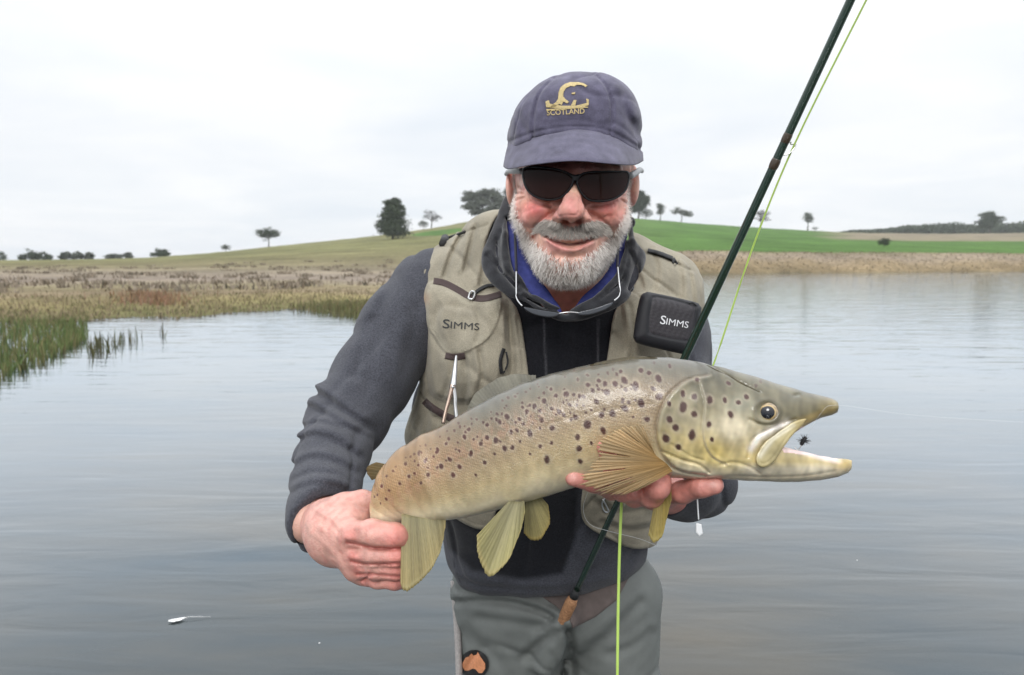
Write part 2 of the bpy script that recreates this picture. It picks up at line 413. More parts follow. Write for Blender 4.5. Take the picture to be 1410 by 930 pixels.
tree('tree', 'tree rising above the dark wood on the far right', 1362, 322, 34, 26, lobes(21, 8, .35, .95, .42, .16, .26), M_leafA, 1.3, Y=470, seed=21)
tree('bush', 'single round dark bush in the green field below the wood', 1217, 334, 17, 12, DOME, M_leafA, 1.2, Y=150, seed=22, group='bushes')
# far wood: one mass
def wood():
    r = np.random.default_rng(31); vs = []; k = 0
    for c in np.arange(1150, 1600, 1.1):
        Y = 520 + r.uniform(-10, 40); Yg = float(itp(YH, c)) + 30
        z0 = float(zfor(322.5, Y)); hp = np.interp(c, [1150, 1170, 1215, 1240, 1300, 1340, 1410, 1600], [2, 5, 7, 11, 15, 12, 17, 18]) * r.uniform(.7, 1.1)
        H = hp * Y / F; nl = 90
        pp = np.stack([(c - CX) / F * Y + r.normal(0, 1.5, nl), Y + r.normal(0, 2, nl), z0 + H * r.uniform(-.3, 1, nl) ** 1.0], -1)
        e1 = r.normal(0, 1, (nl, 3)); e1 /= np.linalg.norm(e1, axis=1)[:, None]
        e2 = np.cross(e1, r.normal(0, 1, (nl, 3))); e2 /= np.linalg.norm(e2, axis=1)[:, None]
        s = .75
        vs.append(np.stack([pp - e1 * s, pp + e2 * s * .6, pp + e1 * s, pp - e2 * s * .6], 1).reshape(-1, 3)); k += nl
    o = mk('far_wood', np.concatenate(vs), np.arange(k * 4).reshape(-1, 4), M_leafA, smooth=False, frame='W')
    tag(o, 'long dark wood along the far right skyline', 'wood', kind='stuff')
wood()

# ---------------------------------------------------------------- reeds, sedge and tussocks (uncountable: stuff)
def blades(name, label, roots, h, wd, lean, mat, colfun, seed=0, cat='grass'):
    """one three-point blade per root"""
    r = np.random.default_rng(seed); n = len(roots)
    hh = h * r.uniform(.55, 1.15, n); a = r.uniform(0, 6.28, n); l = lean * r.normal(0, 1, n)
    d = np.stack([np.cos(a), np.sin(a), np.zeros(n)], -1); s = np.stack([-np.sin(a * 1.7), np.cos(a * 1.7), np.zeros(n)], -1)
    s = np.stack([np.cos(r.normal(0, .5, n)), np.sin(r.normal(0, .5, n)), np.zeros(n)], -1)
    up = np.array([0, 0, 1.0]); w_ = (wd * r.uniform(.6, 1.3, n))[:, None]
    p0 = roots; p1 = roots + up * (hh * .55)[:, None] + d * (l * hh * .25)[:, None]; p2 = roots + up * hh[:, None] + d * (l * hh * .8)[:, None]
    v = np.stack([p0 - s * w_, p0 + s * w_, p1 - s * w_ * .7, p1 + s * w_ * .7, p2], 1).reshape(-1, 3)
    b = np.arange(n)[:, None] * 5
    f = np.concatenate([b + np.array([[0, 1, 3]]), b + np.array([[0, 3, 2]]), b + np.array([[2, 3, 4]])], 0)
    c = np.repeat(colfun(roots, r), 5, axis=0)
    o = mk(name, v, f, mat, frame='W', smooth=False, col=c); tag(o, label, cat, kind='stuff'); return o
M_blade = material('dry_grass_blade', col_attr=True, rough=.8, spec=.15)
r_ = np.random.default_rng(5)
def vary(c, s=.25):
    return lambda roots, r: np.array(c) * (1 + s * r.normal(0, 1, (len(roots), 1))) * (1 + .08 * r.normal(0, 1, (len(roots), 3)))
# green reed bed at the left edge, standing in the water
n = 5200
cc = np.minimum(r_.uniform(-260, 118, n), 122 - np.abs(r_.normal(0, 16, n))); far_ = 14.6; near_ = np.interp(cc, [-260, -60, 0, 60, 118], [6.5, 7.0, 7.5, 8.6, 11.0])
yy = near_ + (far_ - near_) * r_.uniform(0, 1, n) ** 1.2
rt = np.stack([(cc - CX) / F * yy, yy, np.full(n, -.05)], -1)
keep = fbm(rt[:, 0], rt[:, 1], 1.1, 77, 3) > -.42
blades('reed_bed', 'green reed bed standing in the water at the left edge', rt[keep], .22, .009, .3, M_blade,
       lambda q, r: np.where(r.uniform(0, 1, (len(q), 1)) < .6, np.array((.088, .122, .044)), np.array((.145, .135, .062))) * (1 + .25 * r.normal(0, 1, (len(q), 1))), 1, 'reeds')
# straggling stems right of the bed
n = 150
cc = np.concatenate([r_.normal(c0, s0, m_) for c0, s0, m_ in ((126, 6, 34), (142, 5, 16), (156, 5, 14), (168, 3, 6), (178, 3, 6), (221, 2, 6), (190, 3, 5))])
yy = np.interp(cc, [120, 230], [9.8, 12.2]) + r_.normal(0, .35, len(cc))
rt = np.stack([(cc - CX) / F * yy, yy, np.full(len(cc), -.05)], -1)
blades('reed_stems', 'sparse reed stems in open water right of the reed bed', rt, .26, .010, .25, M_blade, vary((.085, .085, .045)), 2, 'reeds')
# sedge fringe on the left shore
n = 7000
cc = r_.uniform(-300, 560, n); yy = itp(SHORE, cc) + r_.gamma(1.6, 2.2, n) - .5
rt = on_ground(cc, yy); rt[:, 2] = np.maximum(rt[:, 2], -.03)
blades('shore_sedge', 'tan and olive sedge fringing the left shore', rt, .11, .010, .7, M_blade,
       lambda q, r: np.where(r.uniform(0, 1, (len(q), 1)) < .3, np.array((.115, .112, .055)), np.array((.195, .155, .102))) * (1 + .25 * r.normal(0, 1, (len(q), 1))), 3)
# taller green reeds right of the left shore, beside the sleeve
n = 2200
cc = 400 + 175 * r_.beta(2.2, 1.2, n); yy = itp(SHORE, cc) + r_.normal(.2, .9, n) * np.clip((cc - 395) / 60, .2, 1)
rt = on_ground(cc, yy); rt[:, 2] = np.maximum(rt[:, 2], -.04)
blades('shore_reeds', 'green reeds on the left shore next to the grey sleeve', rt, .23, .009, .3, M_blade, vary((.125, .120, .058)), 4, 'reeds')
# rust coloured patch
n = 700
cc = r_.normal(210, 26, n); yy = itp(SHORE, cc) + 2.2 + r_.uniform(0, 3.5, n)
blades('rusty_sedge', 'rust coloured sedge clump on the left shore', on_ground(cc, yy),   .20, .012, .6, M_blade, vary((.21, .135, .085)), 5)
# grey tussocks across the flat
rr = []
for i in range(240):
    c = r_.uniform(-250, 620); Y = itp(SHORE, c) + 8 + 60 * r_.uniform(0, 1) ** 1.4; m_ = 26
    q = on_ground(np.array(c), np.array(Y)); rad = r_.uniform(.15, .45)
    rr.append(q + np.stack([r_.normal(0, rad, m_), r_.normal(0, rad, m_), np.zeros(m_)], -1))
blades('tussock_grass', 'grey brown tussocks scattered over the left flat', np.concatenate(rr), .24, .035, 1.0, M_blade,
       lambda q, r: np.where(r.uniform(0, 1, (len(q), 1)) < .22, np.array((.12, .105, .08)), np.array((.205, .17, .130))) * (1 + .2 * r.normal(0, 1, (len(q), 1))), 6)
n = 4000
cc = r_.uniform(860, 1700, n); yy = itp(SHORE, cc) + r_.uniform(-.5, 17, n) 
blades('bank_grass', 'dry brown grass on the far right bank', on_ground(cc, yy), .16, .06, 1.2, M_blade,
       lambda q, r: np.where(r.uniform(0, 1, (len(q), 1)) < .3, np.array((.12, .095, .06)), np.array((.205, .168, .118))) * (1 + .25 * r.normal(0, 1, (len(q), 1))), 7)
# ================================================================ implicit-surface modelling (camera frame: x right, y depth, z up, metres)
f4 = np.float32
def smin(a, b, k):
    h = np.clip(.5 + .5 * (b - a) / k, 0, 1)
    return b * (1 - h) + a * h - k * h * (1 - h)
def smax(a, b, k): return -smin(-a, -b, k)
def seg_t(p, a, b):
    a = np.asarray(a, f4); b = np.asarray(b, f4); ba = b - a; L2 = float(ba @ ba) + 1e-12
    return np.clip(((p[0] - a[0]) * ba[0] + (p[1] - a[1]) * ba[1] + (p[2] - a[2]) * ba[2]) / L2, 0, 1), a, ba
def cap(p, a, b, ra, rb):
    ra, rb = float(ra), float(rb)
    t, a, ba = seg_t(p, a, b)
    return np.sqrt((p[0] - a[0] - t * ba[0]) ** 2 + (p[1] - a[1] - t * ba[1]) ** 2 + (p[2] - a[2] - t * ba[2]) ** 2) - (ra + (rb - ra) * t)
def chain(p, pts, k=0.0):
    """pts: (px, py, depth, radius)"""
    d = None
    for u, v in zip(pts[:-1], pts[1:]):
        e = cap(p, pt(*u[:3]), pt(*v[:3]), u[3], v[3])
        d = e if d is None else (smin(d, e, k) if k else np.minimum(d, e))
    return d
def ell(p, c, r, R=None):
    c = pt(*c).astype(f4); x = p[0] - c[0]; y = p[1] - c[1]; z = p[2] - c[2]
    if R is not None:
        R = np.asarray(R, f4)
        x, y, z = (R[0, 0] * x + R[1, 0] * y + R[2, 0] * z, R[0, 1] * x + R[1, 1] * y + R[2, 1] * z, R[0, 2] * x + R[1, 2] * y + R[2, 2] * z)
    k0 = np.sqrt((x / r[0]) ** 2 + (y / r[1]) ** 2 + (z / r[2]) ** 2) + 1e-9
    k1 = np.sqrt((x / r[0] ** 2) ** 2 + (y / r[1] ** 2) ** 2 + (z / r[2] ** 2) ** 2) + 1e-9
    return k0 * (k0 - 1) / k1
def rotm(ax, deg):
    return np.array(Matrix.Rotation(math.radians(deg), 3, ax))
def cr_smooth(pts, n=6, closed=True):
    """Catmull-Rom through the points"""
    P_ = np.asarray(pts, float); m = len(P_); o = []
    rngi = range(m if closed else m - 1)
    for i in rngi:
        if closed: a, b, c, d = P_[i - 1], P_[i], P_[(i + 1) % m], P_[(i + 2) % m]
        else: a, b, c, d = P_[max(i - 1, 0)], P_[i], P_[i + 1], P_[min(i + 2, m - 1)]
        for t in np.arange(n) / n:
            o.append(.5 * ((2 * b) + (c - a) * t + (2 * a - 5 * b + 4 * c - d) * t * t + (3 * b - a - 3 * c + d) * t ** 3))
    if not closed: o.append(P_[-1])
    return np.array(o)
class Map2:
    """a scalar field sampled over a pixel rectangle, read back bilinearly"""
    def __init__(s, x0, y0, x1, y1, step=1.0):
        s.x0, s.y0, s.st, s.ist = float(x0), float(y0), float(step), float(1 / step)
        x1, y1 = float(x1), float(y1)
        s.nx, s.ny = int((x1 - x0) / step) + 2, int((y1 - y0) / step) + 2
        s.GX, s.GY = np.meshgrid(x0 + np.arange(s.nx) * step, y0 + np.arange(s.ny) * step, indexing='ij')
        s.a = np.zeros((s.nx, s.ny))
    def __call__(s, px, py):
        u = np.clip((px - s.x0) * s.ist, 0, s.nx - 1.01); v = np.clip((py - s.y0) * s.ist, 0, s.ny - 1.01)
        i = u.astype(np.int32); j = v.astype(np.int32); fu = (u - i).astype(f4); fv = (v - j).astype(f4); A = s.af
        return (A[i, j] * (1 - fu) + A[i + 1, j] * fu) * (1 - fv) + (A[i, j + 1] * (1 - fu) + A[i + 1, j + 1] * fu) * fv
    def done(s):
        s.af = s.a.astype(f4); return s
    def line_dist(s, pts):
        d = np.full(s.a.shape, 1e9)
        for (x0, y0), (x1, y1) in zip(pts[:-1], pts[1:]):
            dx, dy = x1 - x0, y1 - y0; L = dx * dx + dy * dy + 1e-9
            t = np.clip(((s.GX - x0) * dx + (s.GY - y0) * dy) / L, 0, 1)
            d = np.minimum(d, np.hypot(s.GX - x0 - t * dx, s.GY - y0 - t * dy))
        return d
    def _add(s, q, amp, wid):
        q = np.asarray(q, float); m = 3.2 * wid
        i0 = max(int((q[:, 0].min() - m - s.x0) * s.ist), 0); i1 = min(int((q[:, 0].max() + m - s.x0) * s.ist) + 2, s.nx)
        j0 = max(int((q[:, 1].min() - m - s.y0) * s.ist), 0); j1 = min(int((q[:, 1].max() + m - s.y0) * s.ist) + 2, s.ny)
        if i1 <= i0 or j1 <= j0: return
        X_, Y_ = s.GX[i0:i1, j0:j1], s.GY[i0:i1, j0:j1]; d = np.full(X_.shape, 1e9)
        for (x0, y0), (x1, y1) in zip(q[:-1], q[1:]):
            dx, dy = x1 - x0, y1 - y0; L = dx * dx + dy * dy + 1e-9
            t = np.clip(((X_ - x0) * dx + (Y_ - y0) * dy) / L, 0, 1)
            d = np.minimum(d, (X_ - x0 - t * dx) ** 2 + (Y_ - y0 - t * dy) ** 2)
        s.a[i0:i1, j0:j1] += amp * np.exp(-d / wid ** 2)
    def stroke(s, pts, amp, wid, smooth=True):
        s._add(cr_smooth(pts, 5, False) if smooth and len(pts) > 2 else pts, amp, wid); return s
    def fold(s, pts, amp, wid, off=None):
        """a cloth fold: a valley with a ridge along it"""
        q = cr_smooth(pts, 5, False) if len(pts) > 2 else np.asarray(pts, float)
        off = off or (0, -wid * 1.3)
        s._add(q, amp, wid); s._add(q + np.array(off), -.7 * amp, wid * 1.2); return s
    def poly(s, pts):
        """signed distance in pixels, negative inside"""
        q = np.asarray(pts, float); q2 = np.vstack([q, q[:1]])
        d = s.line_dist(q2); ins = np.zeros(s.a.shape, bool)
        for (x0, y0), (x1, y1) in zip(q2[:-1], q2[1:]):
            c = (y0 > s.GY) != (y1 > s.GY)
            with np.errstate(divide='ignore', invalid='ignore'):
                xx = (x1 - x0) * (s.GY - y0) / (y1 - y0 + 1e-12) + x0
            ins ^= c & (s.GX < xx)
        return np.where(ins, -d, d)
def polymap(pts, pad=45, smooth=0, step=1.0):
    q = cr_smooth(pts, smooth) if smooth else np.asarray(pts, float)
    m = Map2(q[:, 0].min() - pad, q[:, 1].min() - pad, q[:, 0].max() + pad, q[:, 1].max() + pad, step)
    m.a = m.poly(q); m.q = q
    return m.done()
def wob(p, s, seed=0, oct=2):
    """smooth 3-D noise from sines, about -1..1"""
    r = np.random.default_rng(seed); o = 0; a = 1; tot = 0
    for i in range(oct):
        for j in range(3):
            k = r.normal(0, 1, 3); k = (k / np.linalg.norm(k) * s).astype(f4); ph = r.uniform(0, 6.28)
            k2 = (np.roll(k, 1) * .8).astype(f4); ph = float(ph)
            o = o + a * np.sin(k[0] * p[0] + k[1] * p[1] + k[2] * p[2] + ph + 1.2 * np.sin(k2[0] * p[0] + k2[1] * p[1] + k2[2] * p[2]))
        tot += 2.0 * a; a *= .5; s *= 2.05
    return o / float(tot)

def crease(p, s, seed, wid=.13):
    """narrow creases along winding lines, 0..1"""
    return np.exp(-(wob(p, s, seed, 1) / wid) ** 2)
def mesh_sdf(fn, lo, hi, h, slack=1.5, B=7):
    lo = np.asarray(lo, float); hi = np.asarray(hi, float)
    nb = np.ceil((hi - lo) / (h * B)).astype(int); n = nb * B + 1
    bc = [lo[i] + (np.arange(nb[i]) + .5) * B * h for i in range(3)]
    G = np.meshgrid(*bc, indexing='ij'); shp = G[0].shape
    cd = fn(tuple(g_.ravel().astype(f4) for g_ in G)).reshape(shp)
    lim = h * B * .87 * slack
    Fv = np.ones(n, f4)
    sg_ = np.where(cd < 0, f4(-1), f4(1))
    Fv[:-1, :-1, :-1] = sg_.repeat(B, 0).repeat(B, 1).repeat(B, 2)
    act = np.argwhere(np.abs(cd) <= lim)
    loc = np.stack(np.meshgrid(*[np.arange(B + 1)] * 3, indexing='ij'), -1).reshape(-1, 3)
    step = max(1, 600000 // len(loc))
    for c in range(0, len(act), step):
        a = act[c:c + step]
        idx = (a[:, None, :] * B + loc[None]).reshape(-1, 3)
        q = (lo + idx * h).astype(f4)
        d = fn((q[:, 0], q[:, 1], q[:, 2]))
        Fv[idx[:, 0], idx[:, 1], idx[:, 2]] = d
    # naive surface nets
    S = Fv < 0
    c8 = [S[i:n[0] - 1 + i, j:n[1] - 1 + j, k:n[2] - 1 + k] for i in (0, 1) for j in (0, 1) for k in (0, 1)]
    anyv = c8[0].copy(); allv = c8[0].copy()
    for c in c8[1:]: anyv |= c; allv &= c
    cells = np.argwhere(anyv & ~allv)
    cid = np.full(np.array(n) - 1, -1, np.int32); cid[cells[:, 0], cells[:, 1], cells[:, 2]] = np.arange(len(cells))
    acc = np.zeros((len(cells), 3)); cnt = np.zeros(len(cells))
    cor = [(i, j, k) for i in (0, 1) for j in (0, 1) for k in (0, 1)]
    val = {c: Fv[cells[:, 0] + c[0], cells[:, 1] + c[1], cells[:, 2] + c[2]].astype(np.float64) for c in cor}
    for a in cor:
        for ax in range(3):
            if a[ax] == 0:
                b = list(a); b[ax] = 1; b = tuple(b)
                va, vb = val[a], val[b]; m = (va < 0) != (vb < 0)
                t = np.where(m, va / np.where(m, va - vb, 1), 0)
                for q in range(3):
                    acc[:, q] += m * (a[q] + (t if q == ax else 0))
                cnt += m
    vert = lo + (cells + acc / cnt[:, None]) * h
    fs = []
    for ax in range(3):
        o1, o2 = [(1, 2), (2, 0), (0, 1)][ax]
        sl0 = [slice(None)] * 3; sl1 = [slice(None)] * 3
        sl0[ax] = slice(0, -1); sl1[ax] = slice(1, None)
        A, Bv = S[tuple(sl0)], S[tuple(sl1)]
        e = np.argwhere(A != Bv)
        e = e[(e[:, o1] > 0) & (e[:, o2] > 0) & (e[:, o1] < n[o1] - 1) & (e[:, o2] < n[o2] - 1)]
        flip = A[e[:, 0], e[:, 1], e[:, 2]]
        def gid(d1, d2):
            q = e.copy(); q[:, o1] += d1; q[:, o2] += d2; return cid[q[:, 0], q[:, 1], q[:, 2]]
        qd = np.stack([gid(-1, -1), gid(0, -1), gid(0, 0), gid(-1, 0)], -1)
        qd = np.where(flip[:, None], qd, qd[:, ::-1]); fs.append(qd)
    fs = np.concatenate(fs); fs = fs[(fs >= 0).all(1)]
    return vert, fs
def bb(*pts_, pad=.02):
    a = np.array([pt(*q[:3]) for q in pts_]); return a.min(0) - pad, a.max(0) + pad
def surf_depth(fn, px, py, d0, d1, n=48):
    """first depth along the line of sight of each pixel at which the solid begins"""
    px = np.asarray(px, float).ravel(); py = np.asarray(py, float).ravel(); res = np.full(px.shape, d1)
    ds = np.linspace(d0, d1, n)
    for c in range(0, len(px), 6000):
        x_, y_ = px[c:c + 6000], py[c:c + 6000]; m = len(x_)
        D = np.repeat(ds[:, None], m, 1).ravel().astype(f4); X_ = np.tile(x_, n).astype(f4); Y_ = np.tile(y_, n).astype(f4)
        v = np.asarray(fn(((X_ - CX) * D / F, D, (CY - Y_) * D / F))).reshape(n, m)
        neg = v < 0; k = neg.argmax(0); ok = neg.any(0) & (k > 0); i = np.arange(m)
        va, vb = v[np.maximum(k - 1, 0), i], v[k, i]
        t = va / np.where(ok, va - vb, 1)
        res[c:c + 6000] = np.where(ok, ds[np.maximum(k - 1, 0)] + t * (ds[1] - ds[0]), np.where(neg.any(0), d0, d1))
    return res
def slab(p, pm, dfun, th, rnd=.002):
    """a sheet that follows the depth surface dfun(px, py) within a pixel outline pm; thickness th towards the camera"""
    px, py = PX(p), PY(p)
    a = pm(px, py) * p[1] / F
    b = np.abs(p[1] - (dfun(px, py) - th / 2)) - th / 2
    return smax(a, b, rnd * 2) if rnd else np.maximum(a, b)
def tube(name, pts, r, mat, parent=None, n=10, smooth=4):
    """a round cord through (px, py, depth) points"""
    q = np.array([pt(*u[:3]) for u in pts])
    if smooth and len(q) > 2: q = cr_smooth(q, smooth, False)
    rr = np.interp(np.linspace(0, 1, len(q)), np.linspace(0, 1, len(np.atleast_1d(r))), np.atleast_1d(r))
    v, f = tube_mesh(q, rr, n); return mk(name, v, clean(f), mat, parent)
def relief_text(txt, px, py, wpx, rot, fn, d0, d1, lift, th, mat, name, parent, sx=1.0, bold=0.0, font_h=None, shear=0):
    """lettering laid on a surface: flat type, each point dropped on the solid fn"""
    cu = bpy.data.curves.new('type', 'FONT'); cu.body = txt; cu.align_x = 'CENTER'; cu.align_y = 'CENTER'; cu.extrude = .02; cu.offset = bold; cu.resolution_u = 3
    cu.shear = shear
    o = bpy.data.objects.new('type', cu); COL.objects.link(o)
    dg = bpy.context.evaluated_depsgraph_get(); me = o.evaluated_get(dg).to_mesh()
    v = np.array([x.co[:] for x in me.vertices]); fs = [tuple(q.vertices) for q in me.polygons]
    o.evaluated_get(dg).to_mesh_clear(); bpy.data.objects.remove(o); bpy.data.curves.remove(cu)
    W_ = v[:, 0].max() - v[:, 0].min(); s = wpx / W_; c, sn = math.cos(rot), math.sin(rot)
    sy = s if font_h is None else font_h / (v[:, 1].max() - v[:, 1].min())
    u = (v[:, 0] - (v[:, 0].max() + v[:, 0].min()) / 2) * s; w_ = -(v[:, 1] - (v[:, 1].max() + v[:, 1].min()) / 2) * sy
    X = px + u * c - w_ * sn; Yp = py + u * sn + w_ * c
    d = surf_depth(fn, X, Yp, d0, d1) - lift - th * (v[:, 2] > 0)
    q = np.stack([(X - CX) * d / F, d, (CY - Yp) * d / F], -1)
    return mk(name, q, fs, mat, parent, smooth=False)
def relief_poly(name, polys, fn, d0, d1, lift, th, mat, parent, sub=3.0):
    """flat embroidered shapes laid on a surface"""
    vs = []; fs = []; o = 0
    for pl in polys:
        q = np.asarray(pl, float)
        lo_, hi_ = q.min(0), q.max(0); m = polymap(q, 6, 0, .5)
        st = .4
        gx, gy = np.meshgrid(np.arange(lo_[0] - 1, hi_[0] + 2, st), np.arange(lo_[1] - 1, hi_[1] + 2, st), indexing='ij')
        sd_ = m(gx.ravel(), gy.ravel()).reshape(gx.shape)
        cell = (sd_[:-1, :-1] + sd_[1:, :-1] + sd_[1:, 1:] + sd_[:-1, 1:]) / 4 < 0
        if not cell.any(): continue
        idx = np.full(gx.shape, -1); use = np.zeros(gx.shape, bool)
        for a in (0, 1):
            for b in (0, 1): use[a:gx.shape[0] - 1 + a, b:gx.shape[1] - 1 + b] |= cell
        nv = use.sum(); idx[use] = np.arange(nv)
        X, Yp = gx[use], gy[use]
        dd_ = surf_depth(fn, X, Yp, d0, d1) - lift
        for lay in (th, 0):
            d = dd_ - lay; vs.append(np.stack([(X - CX) * d / F, d, (CY - Yp) * d / F], -1))
        c = np.argwhere(cell)
        f = np.stack([idx[c[:, 0], c[:, 1]], idx[c[:, 0], c[:, 1] + 1], idx[c[:, 0] + 1, c[:, 1] + 1], idx[c[:, 0] + 1, c[:, 1]]], -1)
        fs += [tuple(r + o) for r in f]; fs += [tuple(r[::-1] + o + nv) for r in f]
        # rim
        ed = {}
        for r in f:
            for a, b in zip(r, np.roll(r, -1)):
                if (b, a) in ed: del ed[(b, a)]
                else: ed[(a, b)] = 1
        fs += [(b + o, a + o, a + o + nv, b + o + nv) for a, b in ed]
        o += 2 * nv
    return mk(name, np.concatenate(vs), fs, mat, parent, smooth=False)
# ================================================================ the angler
person = empty('person', c2w(pt(760, 1300, 1.33)))
tag(person, 'bearded man in navy cap, sunglasses and khaki fishing vest holding a large trout', 'person')
# ---------------------------------------------------------------- head (part of the one body surface)
FM = Map2(680, 200, 900, 440)
FM.stroke([(755, 330), (770, 341), (784, 345), (799, 343), (813, 333)], -.0042, 5.0)      # lower lip
FM.stroke([(762, 319), (776, 327), (785, 328), (796, 327), (808, 322)], -.0010, 4.0)      # upper lip
FM.stroke([(741, 312), (752, 324), (768, 333.5), (784, 337), (803, 334), (818, 326), (827, 315)], .0095, 3.1)   # mouth line
FM.stroke([(765, 352), (783, 355), (803, 352)], .0035, 5)                                  # below the lip
FM.stroke([(763, 292), (749, 302), (738, 314), (734, 326)], .0048, 4.2)                    # smile folds
FM.stroke([(812, 294), (827, 303), (838, 316), (841, 328)], .0048, 4.2)
FM.stroke([(746, 287), (733, 292), (724, 303)], -.0050, 10)                                  # round cheeks above the folds
FM.stroke([(828, 289), (842, 294), (850, 305)], -.0050, 10)
for a in (((722, 262), (711, 256)), ((721, 267), (709, 266)), ((722, 272), (711, 276)), ((855, 264), (866, 258)), ((856, 270), (866, 270)), ((855, 275), (864, 281))):
    FM.stroke(list(a), .0030, 1.6, False)                                                 # crow's feet
for a in (((728, 276), (742, 282), (758, 284)), ((815, 284), (830, 283), (848, 277))):
    FM.stroke(list(a), .0022, 2.4)
FM.stroke([(777, 304.5), (780, 306)], .0042, 3.0, False)                                    # nostrils
FM.stroke([(795, 306), (799, 305)], .0042, 3.0, False)
FM.stroke([(766, 288), (761, 296), (764, 305)], .0014, 2.6)                                # nose wing creases
FM.stroke([(809, 289), (814, 298), (810, 306)], .0014, 2.6)
FM.stroke([(786, 283), (786, 296)], -.0008, 5, False)
FM.done()
def head_fn(p):
    d = ell(p, (788, 226, 1.012), (.081, .106, .098))
    d = smin(d, ell(p, (785, 302, .992), (.0655, .078, .080)), .035)
    d = smin(d, ell(p, (740, 286, .957), (.030, .032, .030)), .022)
    d = smin(d, ell(p, (830, 288, .957), (.030, .032, .030)), .022)
    d = smin(d, ell(p, (783, 325, .935), (.040, .030, .032)), .02)
    d = smin(d, ell(p, (779, 362, .948), (.032, .030, .024)), .03)
    d = smin(d, ell(p, (789, 238, .93), (.062, .026, .016)), .018)          # brow
    n_ = cap(p, pt(789, 246, .909), pt(787.5, 286, .886), .0085, .0125)
    n_ = smin(n_, ell(p, (787, 291, .884), (.0165, .015, .0135)), .006)
    n_ = smin(n_, ell(p, (769.5, 297, .899), (.0105, .014, .0095)), .006)
    n_ = smin(n_, ell(p, (805.5, 299, .899), (.0105, .014, .0095)), .006)
    d = smin(d, n_, .009)
    d = smin(d, ell(p, (704, 258, 1.03), (.006, .016, .027), rotm('Z', -20)), .006)    # ears
    e = ell(p, (870, 256, 1.03), (.0085, .016, .030), rotm('Z', 20))
    d = smin(d, e, .006)
    d = smin(d, cap(p, pt(787, 365, 1.055), pt(778, 440, 1.14), .053, .050), .03)      # neck
    m = p[1] < .985
    return d + np.where(m, FM(PX(p), PY(p)), 0) * .9 + np.where(m, .0011 * crease(p, 130, 81, .1) + .0006 * wob(p, 240, 82, 1), 0)
hv, hf = mesh_sdf(head_fn, (-.035, .855, -.09), (.21, 1.16, .385), .0016)

def lineseg_d(x, y, pts):
    d = np.full(x.shape, 1e9)
    for (x0, y0), (x1, y1) in zip(pts[:-1], pts[1:]):
        dx, dy = x1 - x0, y1 - y0; t = np.clip(((x - x0) * dx + (y - y0) * dy) / (dx * dx + dy * dy + 1e-9), 0, 1)
        d = np.minimum(d, np.hypot(x - x0 - t * dx, y - y0 - t * dy))
    return d
def bl(c, c2, wgt): return c * (1 - wgt[:, None]) + np.asarray(c2) * wgt[:, None]
def gs(d, s): return np.exp(-(d / s) ** 2)
def skin_color(v):
    x = CX + F * v[:, 0] / v[:, 1]; y = CY - F * v[:, 2] / v[:, 1]
    c = np.tile(np.array((.71, .40, .33)), (len(v), 1))
    c = bl(c, (.66, .185, .155), .95 * gs(np.hypot((x - 737) / 1.3, y - 287), 17))          # ruddy cheeks
    c = bl(c, (.66, .185, .155), .95 * gs(np.hypot((x - 836) / 1.3, y - 288), 17))
    c = bl(c, (.66, .265, .22), .75 * gs(np.hypot((x - 788) / 1.2, (y - 290) / 1.1), 17))    # nose
    c = bl(c, (.47, .15, .125), .8 * gs(np.hypot((x - 790) / 5, y - 228), 12))              # reddish brim shadow painted on the forehead
    c = bl(c, (.46, .165, .125), .95 * np.clip((y - 392) / 12, 0, 1))                       # weathered neck
    c = bl(c, (.50, .19, .155), .5 * gs(lineseg_d(x, y, [(763, 294), (748, 305), (740, 320)]), 4))
    c = bl(c, (.50, .19, .155), .5 * gs(lineseg_d(x, y, [(812, 296), (828, 306), (837, 322)]), 4))
    c = bl(c, (.54, .225, .195), gs(lineseg_d(x, y, [(756, 331), (770, 341), (784, 344), (799, 342), (812, 333)]), 5) * .85)  # lip
    c = bl(c, (.14, .035, .03), gs(lineseg_d(x, y, [(741, 312), (752, 324), (768, 333.5), (784, 337), (803, 334), (818, 326), (827, 315)]), 2.2))
    for ex in (755, 827): c = bl(c, (.10, .05, .04), .9 * gs(lineseg_d(x, y, [(ex - 13, 254), (ex, 251), (ex + 13, 255)]), 2.5))
    c = bl(c, (.62, .55, .45), .8 * gs(lineseg_d(x, y, [(762, 330.5), (784, 335), (804, 331.5)]), 1.3))                  # a sliver of teeth
    for a in (((722, 262), (711, 256)), ((721, 267), (709, 266)), ((722, 272), (711, 276)), ((855, 264), (866, 258)), ((856, 270), (866, 270)), ((855, 275), (864, 281)), ((728, 276), (742, 282), (758, 284)), ((815, 284), (830, 283), (848, 277))):
        c = bl(c, (.42, .16, .13), .45 * gs(lineseg_d(x, y, a), 1.6))
    mot = wob((v[:, 0], v[:, 1], v[:, 2]), 260, 4, 3)
    c = c * (1 + .20 * mot)[:, None]; spk = wob((v[:, 0], v[:, 1], v[:, 2]), 620, 41, 2); c = bl(c, (.50, .17, .14), .35 * np.clip(spk * 1.6 - .25, 0, 1)); c[:, 1] *= 1 - .08 * wob((v[:, 0], v[:, 1], v[:, 2]), 150, 9, 2)
    return np.clip(c, .01, .9)
M_skin = material('weathered_skin', col_attr=True, rough=.36, sss=.12, spec=.5, bump=('noise', 420, .5, .0012), bump2=('voronoi', 1000, .35, .0006))
